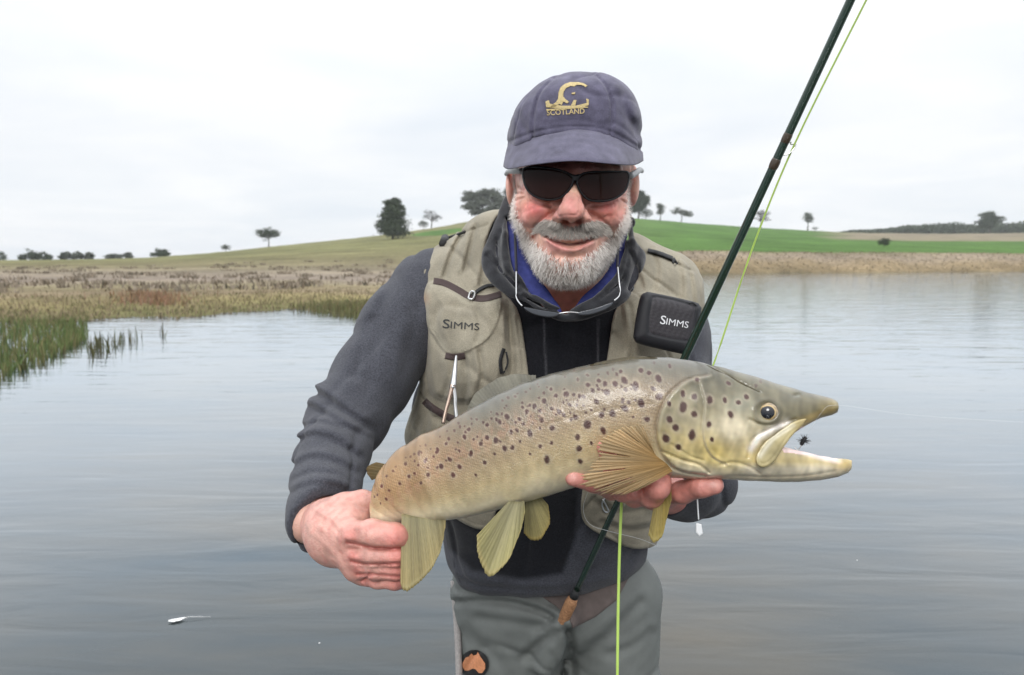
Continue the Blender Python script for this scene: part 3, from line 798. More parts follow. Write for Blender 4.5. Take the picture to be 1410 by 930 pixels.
# ---------------------------------------------------------------- hands (pixel, pixel, depth, radius)
HM = Map2(400, 650, 600, 830)
for q, a, w_ in (([(478, 747), (500, 751), (520, 756), (552, 755)], .0030, 2.6), ([(484, 773), (505, 777), (550, 776)], .0026, 2.4), ([(492, 791), (510, 791), (550, 794)], .0024, 2.2),
              ([(500, 800), (506, 795), (512, 789)], .002, 2.0), ([(478, 737), (483, 728), (490, 724)], -.0020, 7), ([(474, 742), (480, 744)], -.002, 6),
              ([(483, 766), (488, 768)], -.0022, 5), ([(489, 784), (493, 785)], -.0018, 4.5), ([(541, 735), (545, 742)], -.0016, 7), ([(496, 716), (520, 722), (536, 726)], .0008, 2),
              ([(440, 705), (465, 722), (476, 730)], -.0007, 4), ([(440, 725), (465, 750), (480, 762)], -.0007, 4), ([(452, 715), (472, 742)], .0010, 3), ([(445, 700), (480, 696), (502, 699)], .0010, 3),
              ([(532, 722), (536, 732)], .0006, 1.4), ([(537, 720), (541, 730)], .0006, 1.4), ([(463, 742), (467, 760), (474, 775)], .0007, 2), ([(500, 722), (503, 733), (501, 744)], .0007, 1.5), ([(508, 722), (510, 734)], .0006, 1.5), ([(516, 760), (519, 770)], .0008, 1.4), ([(522, 780), (524, 788)], .0008, 1.4), ([(523, 794), (525, 803)], .0008, 1.4), ([(538, 760), (540, 770)], .0007, 1.4), ([(430, 735), (450, 752), (466, 772)], -.0006, 3), ([(448, 690), (470, 700), (490, 714)], -.0006, 2.6), ([(432, 700), (450, 712)], -.0009, 2.4)):
    HM.stroke(q, a, w_)
HM.done()
def handL(p):
    """his right hand, closed round the wrist of the tail; fingers run to the right and curl behind it"""
    palm = ell(p, (464, 738, .825), (.0345, .025, .036), rotm('Y', 28))
    d = smin(palm, chain(p, [(436, 719, .868, .0255), (451, 727, .843, .0265), (472, 735, .822, .027)]), .018)
    d = smin(d, ell(p, (482, 757, .806), (.017, .019, .036), rotm('Y', -12)), .012)
    fin = [[(482, 737, .797, .0150), (512, 735, .778, .0148), (543, 739, .776, .0140), (566, 744, .796, .0115), (570, 745, .815, .010)],
           [(487, 764, .800, .0130), (515, 765, .780, .0125), (545, 765, .778, .0118), (563, 766, .797, .0102), (566, 766, .812, .009)],
           [(493, 783, .806, .0112), (518, 784, .785, .0112), (545, 785, .784, .0105), (560, 785, .802, .0092), (561, 785, .814, .008)],
           [(500, 795, .812, .0095), (520, 798, .794, .0094), (544, 801, .792, .0086), (556, 802, .806, .0076)]]
    fd = None
    for q in fin:
        e = chain(p, q, .005); fd = e if fd is None else smin(fd, e, .0025)
    d = smin(d, fd, .009)
    th = chain(p, [(452, 712, .845, .021), (476, 699, .838, .0165), (498, 692, .842, .0135), (520, 694, .852, .012), (535, 702, .858, .0105)], .006)
    d = smin(d, th, .014)
    return d + HM(PX(p), PY(p))
HM2 = Map2(740, 590, 1040, 720)
HM2.stroke([(985, 661), (991, 668), (984, 676)], .0004, 1.6).stroke([(958, 662), (956, 676)], .0007, 2).stroke([(815, 648), (815, 672)], .0008, 1.6).stroke([(893, 668), (920, 662)], .0007, 1.6)
HM2.done()
def handR(p):
    """his left hand, palm up under the belly, fingertips curling up on the near side"""
    palm = ell(p, (895, 672, .835), (.045, .034, .017))
    d = smin(palm, chain(p, [(955, 682, .93, .028), (925, 680, .89, .026), (905, 675, .855, .024)]), .02)
    fin = [[(862, 676, .812, .0115), (842, 674, .778, .0108), (818, 664, .742, .0102), (790, 658, .733, .0088)],        # index, tip to the left
           [(868, 678, .80, .0115), (858, 676, .757, .011), (846, 650, .716, .0095), (833, 617, .7105, .0080)],             # thumb, up over the flank
           [(890, 684, .80, .0120), (897, 682, .755, .0125), (906, 671, .736, .0118), (910, 662, .738, .0105)],
           [(915, 682, .80, .0110), (940, 678, .765, .0115), (966, 669, .742, .0115), (983, 668, .737, .0098)],
           [(880, 684, .81, .0110), (874, 684, .77, .0110), (872, 677, .752, .0100)]]
    fd = None
    for q in fin:
        e = chain(p, q, .005); fd = e if fd is None else smin(fd, e, .003)
    d = smin(d, fd, .009)
    return d + HM2(PX(p), PY(p))
l0, h0 = bb((415, 660, .93, 0), (590, 830, .74, 0), pad=.03)
aL = mesh_sdf(handL, l0, h0, .0016)
l0, h0 = bb((760, 590, .72, 0), (1010, 720, .96, 0), pad=.035)
aR = mesh_sdf(handR, l0, h0, .0016)
def hand_color(v):
    x = CX + F * v[:, 0] / v[:, 1]; y = CY - F * v[:, 2] / v[:, 1]
    c = np.tile(np.array((.60, .325, .27)), (len(v), 1))
    for kx, ky, s in ((482, 738, 12), (486, 767, 10), (492, 786, 9), (545, 742, 15), (548, 766, 11), (546, 786, 10), (546, 801, 9), (505, 800, 10)):
        c = bl(c, (.60, .175, .15), .62 * gs(np.hypot(x - kx, y - ky), s))
    fr = np.clip((x - 495) / 45, 0, 1) * (x < 600) * np.clip((y - 715) / 10, 0, 1)
    c = bl(c, (.58, .215, .18), .55 * fr)
    r2 = (x > 700).astype(float)
    c = bl(c, (.62, .225, .185), .8 * r2)
    c = bl(c, (.70, .38, .33), .9 * r2 * gs(np.hypot((x - 985) / 1.2, y - 668), 7))       # nails
    c = bl(c, (.70, .40, .35), .8 * r2 * gs(np.hypot((x - 791) / 1.2, y - 656), 8))
    for q in ([(478, 747), (500, 751), (520, 756), (552, 755)], [(484, 773), (505, 777), (550, 776)], [(492, 791), (510, 791), (550, 794)]):
        c = bl(c, (.42, .11, .09), .7 * gs(lineseg_d(x, y, q), 2.2))
    mot = wob((v[:, 0], v[:, 1], v[:, 2]), 300, 14, 3)
    c = c * (1 + .20 * mot)[:, None]; spk = wob((v[:, 0], v[:, 1], v[:, 2]), 480, 43, 2); c = bl(c, (.52, .16, .14), .3 * np.clip(spk * 1.6 - .2, 0, 1))
    vein = wob((v[:, 0], v[:, 1], v[:, 2]), 120, 19, 2)
    c[:, 0] *= 1 - .06 * np.clip(vein, 0, 1)
    return np.clip(c, .01, .9)
# upper body and legs under the clothes close the surface
def under_fn(p):
    d = chain(p, [(778, 440, 1.15, .045), (770, 500, 1.20, .06), (765, 560, 1.27, .09), (758, 700, 1.33, .12), (756, 800, 1.38, .10)], .05)
    d = smin(d, chain(p, [(600, 400, 1.22, .045), (480, 585, 1.07, .036), (437, 700, .905, .028), (428, 718, .868, .0275)], .02), .05)
    d = smin(d, chain(p, [(905, 405, 1.23, .04), (925, 520, 1.17, .036), (950, 640, 1.04, .030), (955, 682, .93, .027)], .02), .05)
    d = smin(d, chain(p, [(700, 830, 1.42, .05), (700, 1100, 1.46, .04)], .02), .04)
    d = smin(d, chain(p, [(830, 830, 1.42, .05), (838, 1100, 1.46, .04)], .02), .04)
    return d
uv_, uf_ = mesh_sdf(under_fn, (-.36, .82, -.97), (.42, 1.54, .16), .008)
bv, bf = join_np = None, None
vs = [hv, aL[0], aR[0], uv_]; fs = []; o = 0
for v, f in ((hv, hf), aL, aR, (uv_, uf_)):
    fs.append(f + o); o += len(v)
body_col = np.concatenate([skin_color(hv), hand_color(aL[0]), hand_color(aR[0]), np.tile((.58, .34, .27), (len(uv_), 1))])
body = mk('body', np.concatenate(vs), np.concatenate(fs), M_skin, person, col=body_col)
# ---------------------------------------------------------------- beard, moustache and sideburns: single hairs
M_hair = material('grey_beard_hair', col_attr=True, rough=.55, spec=.25)
def tri_samples(v, f, n, r):
    a, b, c, d = (v[f[:, i]] for i in range(4))
    ar = np.linalg.norm(np.cross(c - a, d - b), axis=1); pr = ar / ar.sum()
    k = r.choice(len(f), n, p=pr); u = r.uniform(0, 1, (n, 1)); w_ = r.uniform(0, 1, (n, 1))
    q = (a[k] * (1 - u) + b[k] * u) * (1 - w_) + (d[k] * (1 - u) + c[k] * u) * w_
    nn = np.cross(c[k] - a[k], d[k] - b[k]); nn /= np.linalg.norm(nn, axis=1)[:, None] + 1e-12
    return q, nn
BEARD = polymap([(704.8, 248), (712.4, 262), (713.4, 285), (718.1, 303), (726.7, 317), (736.3, 328), (747.8, 337), (757.3, 344), (768.8, 350), (784.0, 353), (800.3, 350), (812.7, 345), (822.2, 337), (833.7, 328), (845.2, 317), (853.8, 303), (859.5, 284), (859.5, 262), (864.3, 246),
                 (873.8, 255), (875.7, 290), (868.1, 330), (847.1, 372), (813.6, 405), (775.5, 412), (742.0, 400), (715.3, 360), (700.0, 300), (698.1, 262)], 30)
MOUST = polymap([(736.3, 314), (743.0, 306), (753.5, 301), (766.9, 304), (778.3, 309), (786.9, 311), (796.5, 309), (807.0, 305), (820.3, 302), (831.8, 307), (839.4, 316), (834.7, 324), (824.2, 325), (813.6, 324), (799.3, 329), (785.0, 331), (770.7, 328), (757.3, 322), (745.8, 323), (737.2, 321)], 30)
LIP = polymap([(752, 325), (768, 334), (784, 336), (801, 334), (816, 326), (812, 338), (799, 347), (784, 350), (769, 346), (757, 338)], 20)
def hairs(name, pos, nor, dirs, length, rad, colr, parent, mat, curl=.3, npt=5, seed=0):
    r = np.random.default_rng(seed); n = len(pos); t = np.linspace(0, 1, npt)
    jit = r.normal(0, 1, (n, 3)) * curl
    P_ = np.zeros((n, npt, 3))
    d0 = nor * .55 + dirs * .45; d0 /= np.linalg.norm(d0, axis=1)[:, None]
    cur = pos.copy(); P_[:, 0] = cur
    for i in range(1, npt):
        dd_ = d0 * (1 - t[i]) + (dirs + jit * t[i]) * t[i]
        dd_ /= np.linalg.norm(dd_, axis=1)[:, None]
        cur = cur + dd_ * (length / (npt - 1))[:, None]; P_[:, i] = cur
    W_ = c2w(P_.reshape(-1, 3)); off = np.zeros(3); q = parent
    while q is not None: off = off + np.array(q.location); q = q.parent
    hc = bpy.data.hair_curves.new(name); hc.add_curves([npt] * n)
    hc.attributes['position'].data.foreach_set('vector', (W_ - off).astype(f4).ravel())
    ra = hc.attributes.get('radius') or hc.attributes.new('radius', 'FLOAT', 'POINT')
    ra.data.foreach_set('value', (rad[:, None] * (1 - .75 * t[None] ** 2)).astype(f4).ravel())
    ca = hc.attributes.new('Col', 'FLOAT_COLOR', 'POINT')
    cc_ = np.ones((n, npt, 4), f4); cc_[:, :, :3] = colr[:, None, :]
    ca.data.foreach_set('color', cc_.ravel())
    hc.materials.append(mat)
    o = bpy.data.objects.new(name, hc); COL.objects.link(o); o.parent = parent
    return o
r = np.random.default_rng(3)
q, nn = tri_samples(hv, hf, 420000, r)
x = CX + F * q[:, 0] / q[:, 1]; y = CY - F * q[:, 2] / q[:, 1]
bd = BEARD(x, y); md = MOUST(x, y); ld = LIP(x, y)
front = (q[:, 1] < 1.01) & (nn[:, 1] < .55) & (x > 704) & (x < 864) & (y < 391)
# density falls off softly at the outline; thinner under the lip where skin shows
dens = np.clip(-bd / 9, 0, 1) * front * (ld > 1)
thin = 1 - .55 * gs(np.hypot((x - 782) / 1.5, y - 362), 14) - .5 * gs(np.hypot((x - 748), y - 334), 9) - .5 * gs(np.hypot((x - 825), y - 334), 9)
short = np.clip((y - 255) / 70, 0, 1)
pick = r.uniform(0, 1, len(q)) < dens * np.clip(thin, .2, 1) * .36
P1, N1 = q[pick], nn[pick]; x1, y1 = x[pick], y[pick]; s1 = short[pick]
dr = np.stack([(x1 - 783) / 75 * .55, np.full(len(x1), -.15), -np.clip((y1 - 235) / 90, .55, 1.3)], -1) + r.normal(0, .5, (len(x1), 3))
dr /= np.linalg.norm(dr, axis=1)[:, None]
ln = (.0028 + .0056 * s1) * r.uniform(.45, 1.7, len(x1))
wht = r.uniform(0, 1, len(x1))
side = np.clip(np.abs(x1 - 783) / 80, 0, 1)
g1 = np.clip(.92 + .06 * side + .24 * (wht - .5), .1, .95)[:, None] * np.array((1.0, .965, .92))
dk = (r.uniform(0, 1, len(x1)) < .24 * (1 - .8 * side))
g1[dk] = np.array((.17, .125, .095))
mk_ = (gs(np.hypot((x1 - 838) / 1.1, y1 - 322), 13) + gs(np.hypot((x1 - 735) / 1.1, y1 - 322), 12) + .6 * gs(np.hypot((x1 - 770) / 1.6, y1 - 372), 14)) * .75
g1 = bl(g1, (.25, .195, .15), np.clip(mk_, 0, .8) * (r.uniform(0, 1, len(x1)) < .6))
hairs('beard', P1, N1, dr, ln, r.uniform(.00012, .00023, len(x1)), g1, person, M_hair, .35, 5, 1)
pick = r.uniform(0, 1, len(q)) < np.clip(-md / 4, 0, 1) * front * .85
P2, N2 = q[pick], nn[pick]; x2, y2 = x[pick], y[pick]
dr = np.stack([(x2 - 786) / 42, np.full(len(x2), -.12), np.full(len(x2), -.85)], -1) + r.normal(0, .22, (len(x2), 3)); dr /= np.linalg.norm(dr, axis=1)[:, None]
ln = r.uniform(.006, .0105, len(x2)) * np.clip((334 - y2) / 12, .35, 1)
g2 = (.27 + .52 * r.uniform(0, 1, len(x2)) ** 1.5)[:, None] * np.array((1.0, .93, .85))
hairs('moustache', P2, N2, dr, ln, r.uniform(.00014, .00023, len(x2)), g2, person, M_hair, .25, 5, 2)
# short grey hair round the back and sides, below the cap
ear = np.minimum(ell((q[:, 0], q[:, 1], q[:, 2]), (704, 258, 1.03), (.006, .016, .027)), ell((q[:, 0], q[:, 1], q[:, 2]), (870, 256, 1.03), (.0085, .016, .030)))
pick = (q[:, 1] > 1.0) & (y > 195) & (y < 292 + 60 * np.clip((q[:, 1] - 1.04) * 20, 0, 1)) & (ear > .006) & (r.uniform(0, 1, len(q)) < .16)
P3, N3 = q[pick], nn[pick]; m3 = len(P3)
dr = np.tile(np.array([0, .25, -1.0]), (m3, 1)) + N3 * .25 + r.normal(0, .2, (m3, 3)); dr /= np.linalg.norm(dr, axis=1)[:, None]
g3 = r.uniform(.35, .8, m3)[:, None] * np.array((1.0, .96, .91))
hairs('hair', P3, N3, dr, r.uniform(.005, .010, m3), r.uniform(.00012, .0002, m3), g3, person, M_hair, .2, 4, 5)
# ---------------------------------------------------------------- cap
CM = Map2(670, 80, 910, 260)
CM.stroke([(734, 196), (735, 160), (744, 128), (764, 107)], .0022, 1.5)
CM.stroke([(839, 190), (842, 150), (836, 122), (822, 105)], .0022, 1.5)
CM.stroke([(729, 194), (730, 160), (739, 128)], -.0010, 2.5).stroke([(845, 190), (848, 150), (842, 124)], -.0012, 3)
CM.stroke([(700, 196), (740, 181), (790, 174), (840, 181), (884, 206)], .0016, 2)           # stitching above the brim
CM.stroke([(770, 104), (790, 110), (815, 104)], .0018, 6).stroke([(858, 132), (866, 160), (878, 185)], .0035, 7).stroke([(712, 160), (722, 178)], .0018, 6)
CM.stroke([(850, 125), (872, 160)], -.003, 7, False).stroke([(748, 125), (790, 118), (828, 126)], -.001, 10).stroke([(752, 172), (800, 166), (834, 176)], .0012, 5)
CM.done()
def crown_fn(p):
    c = pt(789, 190, 1.0); x = (p[0] - c[0]); y = p[1] - c[1]; z = p[2] - c[2]
    x = x - .008 * np.clip(z / .09, 0, 1)
    a, b, cc = .0900 - .022 * np.clip(z / .08, 0, 1) ** 2, .108, .0750
    a = np.where(x < 0, a - .010 * np.clip(z / .08, 0, 1) ** 1.5, a)
    e = 2.7
    k = (np.abs(x / a) ** e + np.abs(y / b) ** e + np.abs(z / cc) ** e + 1e-9) ** (1 / e)
    d = (k - 1) * .088
    seam = np.interp(PX(p), [690, 705, 740, 790, 840, 880, 890], [206, 201, 186, 179, 186, 206, 210]).astype(f4) + 220 * np.clip(p[1] - .96, 0, .2) * 0
    cut = (PY(p) - seam - 5 - 130 * np.clip(p[1] - .93, 0, .12)) * p[1] / F
    d = smax(d, cut, .004)
    btn = ell(p, (799, 104, .995), (.0085, .0085, .0045))
    return np.minimum(d + np.where(p[1] < 1.03, CM(PX(p), PY(p)), 0) + .0012 * wob(p, 90, 3) + .0010 * crease(p, 70, 66), btn)
M_cap = material('faded_navy_cotton', (.092, .086, .130), .9, noise=(60, 6, .38), noise2=(1400, 2, .35), sheen=.25, spec=.2, bump=('noise', 1600, .5, .0008))
cv, cf = mesh_sdf(crown_fn, (-.03, .86, .215), (.20, 1.13, .40), .0018)
cap_root = mk('cap', cv, cf, M_cap, person)
cap_root['label'] = 'faded navy cap with a gold embroidered fish emblem'
# brim: a curved stiff sheet
A_ = cr_smooth([(699, 203, .97), (718, 193, .937), (750, 183, .915), (790, 178, .903), (832, 183, .908), (865, 196, .928), (885, 212, .965)], 8, False)
B_ = cr_smooth([(693, 229, .955), (702, 232.5, .925), (735, 226.5, .875), (790, 221.5, .848), (842, 225.5, .860), (872, 227, .905), (886, 221, .955)], 8, False)
nu, nv_ = len(A_), 18
tops = []; bots = []
for j in range(nv_):
    t = j / (nv_ - 1)
    row = np.array([pt(*(a * (1 - t) + b * t)) for a, b in zip(A_, B_)])
    arch = math.sin(math.pi * t ** .8) * .0065
    row[:, 2] += arch * np.sin(np.pi * np.linspace(.03, .97, nu)) ** .4
    st = -.0006 if (j in (4, 7, 10, 13)) else 0
    row[:, 2] += st
    ed = .0018 if 0 < j < nv_ - 1 else .0007
    tops.append(row + np.array([0, 0, ed])); bots.append(row - np.array([0, 0, ed]))
gv = np.concatenate([np.concatenate(tops), np.concatenate(bots)]); NV = nu * nv_; fs = []
for j in range(nv_ - 1):
    for i in range(nu - 1):
        a = j * nu + i; fs.append((a, a + nu, a + nu + 1, a + 1)); fs.append((a + NV, a + 1 + NV, a + nu + 1 + NV, a + nu + NV))
for i in range(nu - 1):
    a = (nv_ - 1) * nu + i; fs.append((a, a + NV, a + 1 + NV, a + 1)); fs.append((i, i + 1, i + 1 + NV, i + NV))
for j in range(nv_ - 1):
    a = j * nu; fs.append((a, a + NV, a + nu + NV, a + nu)); a = j * nu + nu - 1; fs.append((a, a + nu, a + nu + NV, a + NV))
M_brim = material('faded_navy_brim', (.108, .102, .148), .9, noise=(60, 6, .32), noise2=(1400, 2, .35), sheen=.25, spec=.2, bump=('noise', 1600, .5, .0008))
mk('brim', gv, fs, M_brim, cap_root)
M_gold = material('gold_thread', (.46, .36, .17), .55, noise=(900, 2, .35), spec=.4, bump=('noise', 1500, .6, .0006))
# leaping fish over a scroll
fish_ = [(809, 118), (803, 114.5), (795, 113), (785, 113.2), (777, 116), (771.5, 121), (769, 128), (768.5, 136), (765.5, 141), (770, 143), (773.5, 145), (776, 140), (781, 143), (783.5, 140.5), (778.5, 136.5), (775.5, 133), (776, 127), (779.5, 121.5), (786, 118.5), (791, 119.5), (793, 117.5), (799, 117), (804, 118.5), (806, 120.5)]
scroll = [[(751, 140), (756, 138), (757, 143), (775, 146), (792, 146), (808, 142), (807, 136), (811, 137), (811, 145), (800, 149), (782, 150.5), (765, 149), (752, 148)]]
leg = [[(757, 147), (772, 136), (776, 139), (764, 148)], [(786, 146), (790, 138), (794, 138), (792, 146)], [(787, 128), (792, 127), (792, 130), (787, 130)], [(752, 150.5), (810, 147), (810, 148.6), (752, 152.4)]]
relief_poly('emblem', [fish_] + scroll + leg, crown_fn, .86, 1.0, -.0002, .0012, M_gold, cap_root)
relief_text('SCOTLAND', 779, 154.2, 52, -.05, crown_fn, .86, 1.0, 0, .001, M_gold, 'lettering', cap_root, bold=.012, font_h=7.5)

# ---------------------------------------------------------------- sunglasses
M_frame = material('black_glossy_plastic', (.006, .006, .007), .3, spec=.25)
M_lens = material('dark_lens', (.020, .008, .007), .08, spec=.12)
M_temple = material('grey_temple', (.30, .31, .32), .35)
LP_ = [(721, 233), (745, 232), (770, 236), (785, 243), (788, 250), (783, 262), (772, 273), (757, 277), (740, 274), (728, 266), (721, 252)]
RP_ = [(797, 247), (806, 240), (830, 238), (853, 238), (866, 239), (866, 252), (860, 266), (845, 276), (826, 279), (810, 276), (800, 265), (796, 254)]
sq = lambda q: [(792 + (a_ - 792) * .975, 232 + (b_ - 232) * .945) for a_, b_ in q]
LP_, RP_ = sq(LP_), sq(RP_)
lpm, rpm = polymap(LP_, 25, 4, .5), polymap(RP_, 25, 4, .5)
brg = polymap([(775, 234), (792, 241), (810, 236), (806, 247), (798, 252), (792, 250), (786, 252), (780, 246)], 20, 3, .5)
def gdep(px, py): return .886 + .0000072 * (px - 792) ** 2 + (py - 250) * .00010
def frame_fn(p):
    px, py = PX(p), PY(p); s = p[1] / F
    o_ = np.minimum(np.minimum(lpm(px, py), rpm(px, py)) - 2.6, brg(px, py))
    i_ = np.minimum(lpm(px, py), rpm(px, py)) + .6
    a = np.maximum(o_, -i_) * s
    b = np.abs(p[1] - gdep(px, py)) - .0028
    return smax(a, b, .0022)
sg = empty('sunglasses', c2w(pt(790, 255, .90))); tag(sg, 'black wraparound sunglasses with dark lenses on the bearded face', 'sunglasses')
l0, h0 = bb((712, 225, .88, 0), (875, 285, .99, 0), pad=.012)
v, f = mesh_sdf(frame_fn, l0, h0, .0010); mk('frame', v, f, M_frame, sg)
for pm in (lpm, rpm):
    def lens_fn(p):
        px, py = PX(p), PY(p)
        return smax((pm(px, py) - .2) * p[1] / F, np.abs(p[1] - gdep(px, py)) - .0018, .001)
    v, f = mesh_sdf(lens_fn, l0, h0, .0012); mk('lens', v, f, M_lens, sg)
M_lens.node_tree.nodes['Principled BSDF'].inputs['Alpha'].default_value = .9
tube('temple', [(720, 236, .928), (709, 236, .955), (701, 236, .99), (697, 240, 1.03)], [.0042, .004, .003], M_temple, sg)
tube('temple', [(867, 243, .930), (876, 238, .955), (881, 234, .99), (884, 236, 1.03)], [.0045, .004, .003], M_temple, sg)
# ================================================================ clothes
# ---------------------------------------------------------------- torso solid shared by jacket and vest
def torso_fn(p):
    d = cap(p, pt(612, 405, 1.205), pt(905, 410, 1.205), .068, .066)
    d = smin(d, cap(p, pt(690, 345, 1.17), pt(850, 372, 1.19), .055, .048), .05)
    d = smin(d, ell(p, (768, 490, 1.19), (.208, .135, .17)), .06)
    d = smin(d, ell(p, (738, 560, 1.245), (.205, .135, .13)), .05)
    d = smin(d, ell(p, (752, 630, 1.285), (.225, .150, .17)), .08)
    d = smin(d, ell(p, (752, 748, 1.312), (.183, .145, .13)), .06)
    return d
SM = Map2(370, 250, 1060, 880)
SM.fold([(434, 540), (455, 552), (480, 570), (515, 592)], .0085, 6).fold([(428, 560), (455, 574), (485, 592), (512, 604)], .0060, 5)
SM.fold([(402, 612), (430, 600), (460, 607), (494, 628)], .0062, 6).fold([(400, 645), (425, 632), (455, 634), (490, 650)], .0055, 6)
SM.fold([(402, 678), (425, 668), (455, 668), (486, 680)], .0045, 5).fold([(415, 590), (440, 582), (470, 590)], .004, 5)
SM.fold([(404, 660), (430, 650), (460, 652)], .0025, 4).fold([(408, 705), (430, 690), (460, 684), (480, 684)], .0020, 3)
SM.stroke([(538, 382), (522, 440), (512, 500), (505, 540)], .0040, 10).stroke([(560, 380), (552, 450), (545, 520)], -.0030, 10).stroke([(500, 455), (480, 500), (470, 545)], -.0035, 12)
SM.stroke([(520, 420), (500, 470), (490, 520)], .0022, 6).stroke([(575, 430), (560, 500), (540, 560)], .0030, 8).stroke([(550, 560), (520, 585)], .004, 7, False).stroke([(525, 395), (515, 430)], -.002, 6, False)
SM.stroke([(560, 540), (530, 560), (505, 575)], -.003, 7)
# jacket front: zips, placket, folds
SM.stroke([(785, 436), (787, 500), (790, 620), (788, 800)], -.0035, 4).stroke([(744, 440), (748, 520)], .0025, 2.5).stroke([(828, 440), (826, 520)], .0025, 2.5)
SM.fold([(620, 795), (680, 808), (760, 812), (840, 802), (888, 776)], .0045, 4)
SM.fold([(640, 760), (700, 778), (770, 782)], .004, 7).fold([(700, 735), (760, 750), (830, 740)], .003, 8).fold([(800, 790), (850, 770), (885, 740)], .005, 8).fold([(615, 770), (650, 785), (690, 792)], .004, 6)
SM.done()
SLV = [(590, 400, 1.195, .066), (552, 452, 1.16, .063), (514, 520, 1.115, .060), (477, 578, 1.06, .055), (459, 625, .99, .047), (450, 668, .93, .040), (443, 705, .885, .0378), (440, 722, .865, .0375)]
SLR = [(905, 405, 1.20, .064), (922, 470, 1.19, .060), (938, 560, 1.12, .054), (966, 630, 1.03, .046), (962, 662, .965, .043), (940, 672, .915, .038), (912, 676, .875, .034)]
CUFN = (pt(468, 740, .82) - pt(428, 712, .875)); CUFN /= np.linalg.norm(CUFN); CUFP = pt(436, 722, .866)
CUFN = [float(q) for q in CUFN]; CUFP = [float(q) for q in CUFP]
CUF2N = (pt(905, 675, .85) - pt(955, 690, .93)); CUF2N /= np.linalg.norm(CUF2N); CUF2P = pt(918, 678, .880)
CUF2N = [float(q) for q in CUF2N]; CUF2P = [float(q) for q in CUF2P]
def jacket_fn(p):
    px, py = PX(p), PY(p)
    d = torso_fn(p)
    d = smax(d, (py - np.interp(px, [560, 612, 660, 720, 800, 860, 895, 930], [790, 806, 818, 823, 818, 800, 776, 760]).astype(f4)) * p[1] / F, .012)
    s = chain(p, SLV, .02)
    cut = (p[0] - CUFP[0]) * CUFN[0] + (p[1] - CUFP[1]) * CUFN[1] + (p[2] - CUFP[2]) * CUFN[2]
    s = smax(s, cut, .005)
    inner = chain(p, [(446, 680, .92, .026), (440, 722, .865, .0290), (450, 735, .84, .0295)])
    s = np.maximum(s, -np.maximum(inner, -.03 - cut))                                    # hollow cuff
    s2 = chain(p, SLR, .02)
    cut2 = (p[0] - CUF2P[0]) * CUF2N[0] + (p[1] - CUF2P[1]) * CUF2N[1] + (p[2] - CUF2P[2]) * CUF2N[2]
    s2 = smax(s2, cut2, .005)
    front = p[1] < 1.25
    disp = np.where(front, SM(px, py), 0) * (.42 + .55 * wob(p, 28, 61, 1)) + .0026 * wob(p, 26, 5) + .0012 * wob(p, 75, 6) + .0034 * crease(p, 26, 91, .15)
    d = d + disp
    s = s + disp; s2 = s2 + .003 * wob(p, 45, 8) + .0035 * crease(p, 34, 97, .14)
    d = smin(smin(d, s, .03), s2, .03)
    # neck opening
    hole = cap(p, pt(786, 350, 1.03), pt(782, 432, .99), .058, .040)
    return smax(d, -hole, .006)
M_fleece = material('grey_fleece', col_attr=True, rough=.95, noise=(420, 4, .38), noise2=(1500, 2, .4), sheen=.15, spec=.1, bump=('noise', 1300, .6, .0015))
l0, h0 = np.array([-.37, .80, -.55]), np.array([.43, 1.46, .27])
jv, jf = mesh_sdf(jacket_fn, l0, h0, .0027)
x = CX + F * jv[:, 0] / jv[:, 1]; y = CY - F * jv[:, 2] / jv[:, 1]
jc = np.tile(np.array((.060, .062, .074)), (len(jv), 1))
PAN = polymap([(700, 390), (712, 440), (728, 520), (700, 640), (610, 715), (612, 750), (650, 785), (720, 798), (775, 790), (792, 740), (800, 640), (838, 520), (850, 430), (868, 390)], 60)
pw = np.clip(-PAN(x, y) / 7.0 + .5, 0, 1) * (jv[:, 1] < 1.27)
jc = bl(jc, (.013, .0135, .017), pw)
for q in ([(749, 440), (752, 520)], [(824, 440), (823, 520)]):
    jc = bl(jc, (.10, .10, .11), .6 * gs(lineseg_d(x, y, q), 1.3) * (jv[:, 1] < 1.2))
mk('jacket', jv, jf, M_fleece, person, col=jc)['label'] = 'dark grey fleece jacket with a black front panel'

# ---------------------------------------------------------------- collars
CLM = Map2(640, 250, 920, 460)
CLM.fold([(672, 352), (690, 372), (712, 392)], .005, 4).fold([(690, 320), (684, 345), (690, 372)], .004, 4, (6, 0)).fold([(870, 350), (876, 372), (866, 398)], .005, 4, (6, 0)).fold([(722, 408), (752, 424), (780, 430)], .004, 3)
CLM.stroke([(698, 300), (703, 345), (712, 385), (745, 418)], .0035, 2.5).stroke([(862, 310), (866, 345), (856, 385), (828, 410)], .0035, 2.5)
CLM.stroke([(684, 330), (688, 370), (715, 402)], .003, 2.5).stroke([(880, 345), (872, 385)], .003, 3).done()
COL_P = polymap([(703, 262), (690, 287), (678, 316), (665, 344), (664, 362), (674, 388), (698, 406), (722, 417), (745, 431), (770, 440), (795, 440), (838, 428), (866, 410), (872, 396), (874, 378), (884, 364), (887, 350), (878, 334), (868, 312), (863, 290),
                 (864, 302), (867, 335), (862, 366), (850, 394), (822, 417), (790, 431), (763, 429), (730, 407), (708, 384), (698, 347), (698, 305)], 40, 3)
def coldep(px, py):
    return np.interp(py, [255, 300, 345, 385, 415, 440], [1.085, 1.045, 1.008, .985, .968, .962]).astype(f4) + .0000055 * (np.abs(px - 783) - 60).clip(0) ** 2
CLM.a *= 1.0
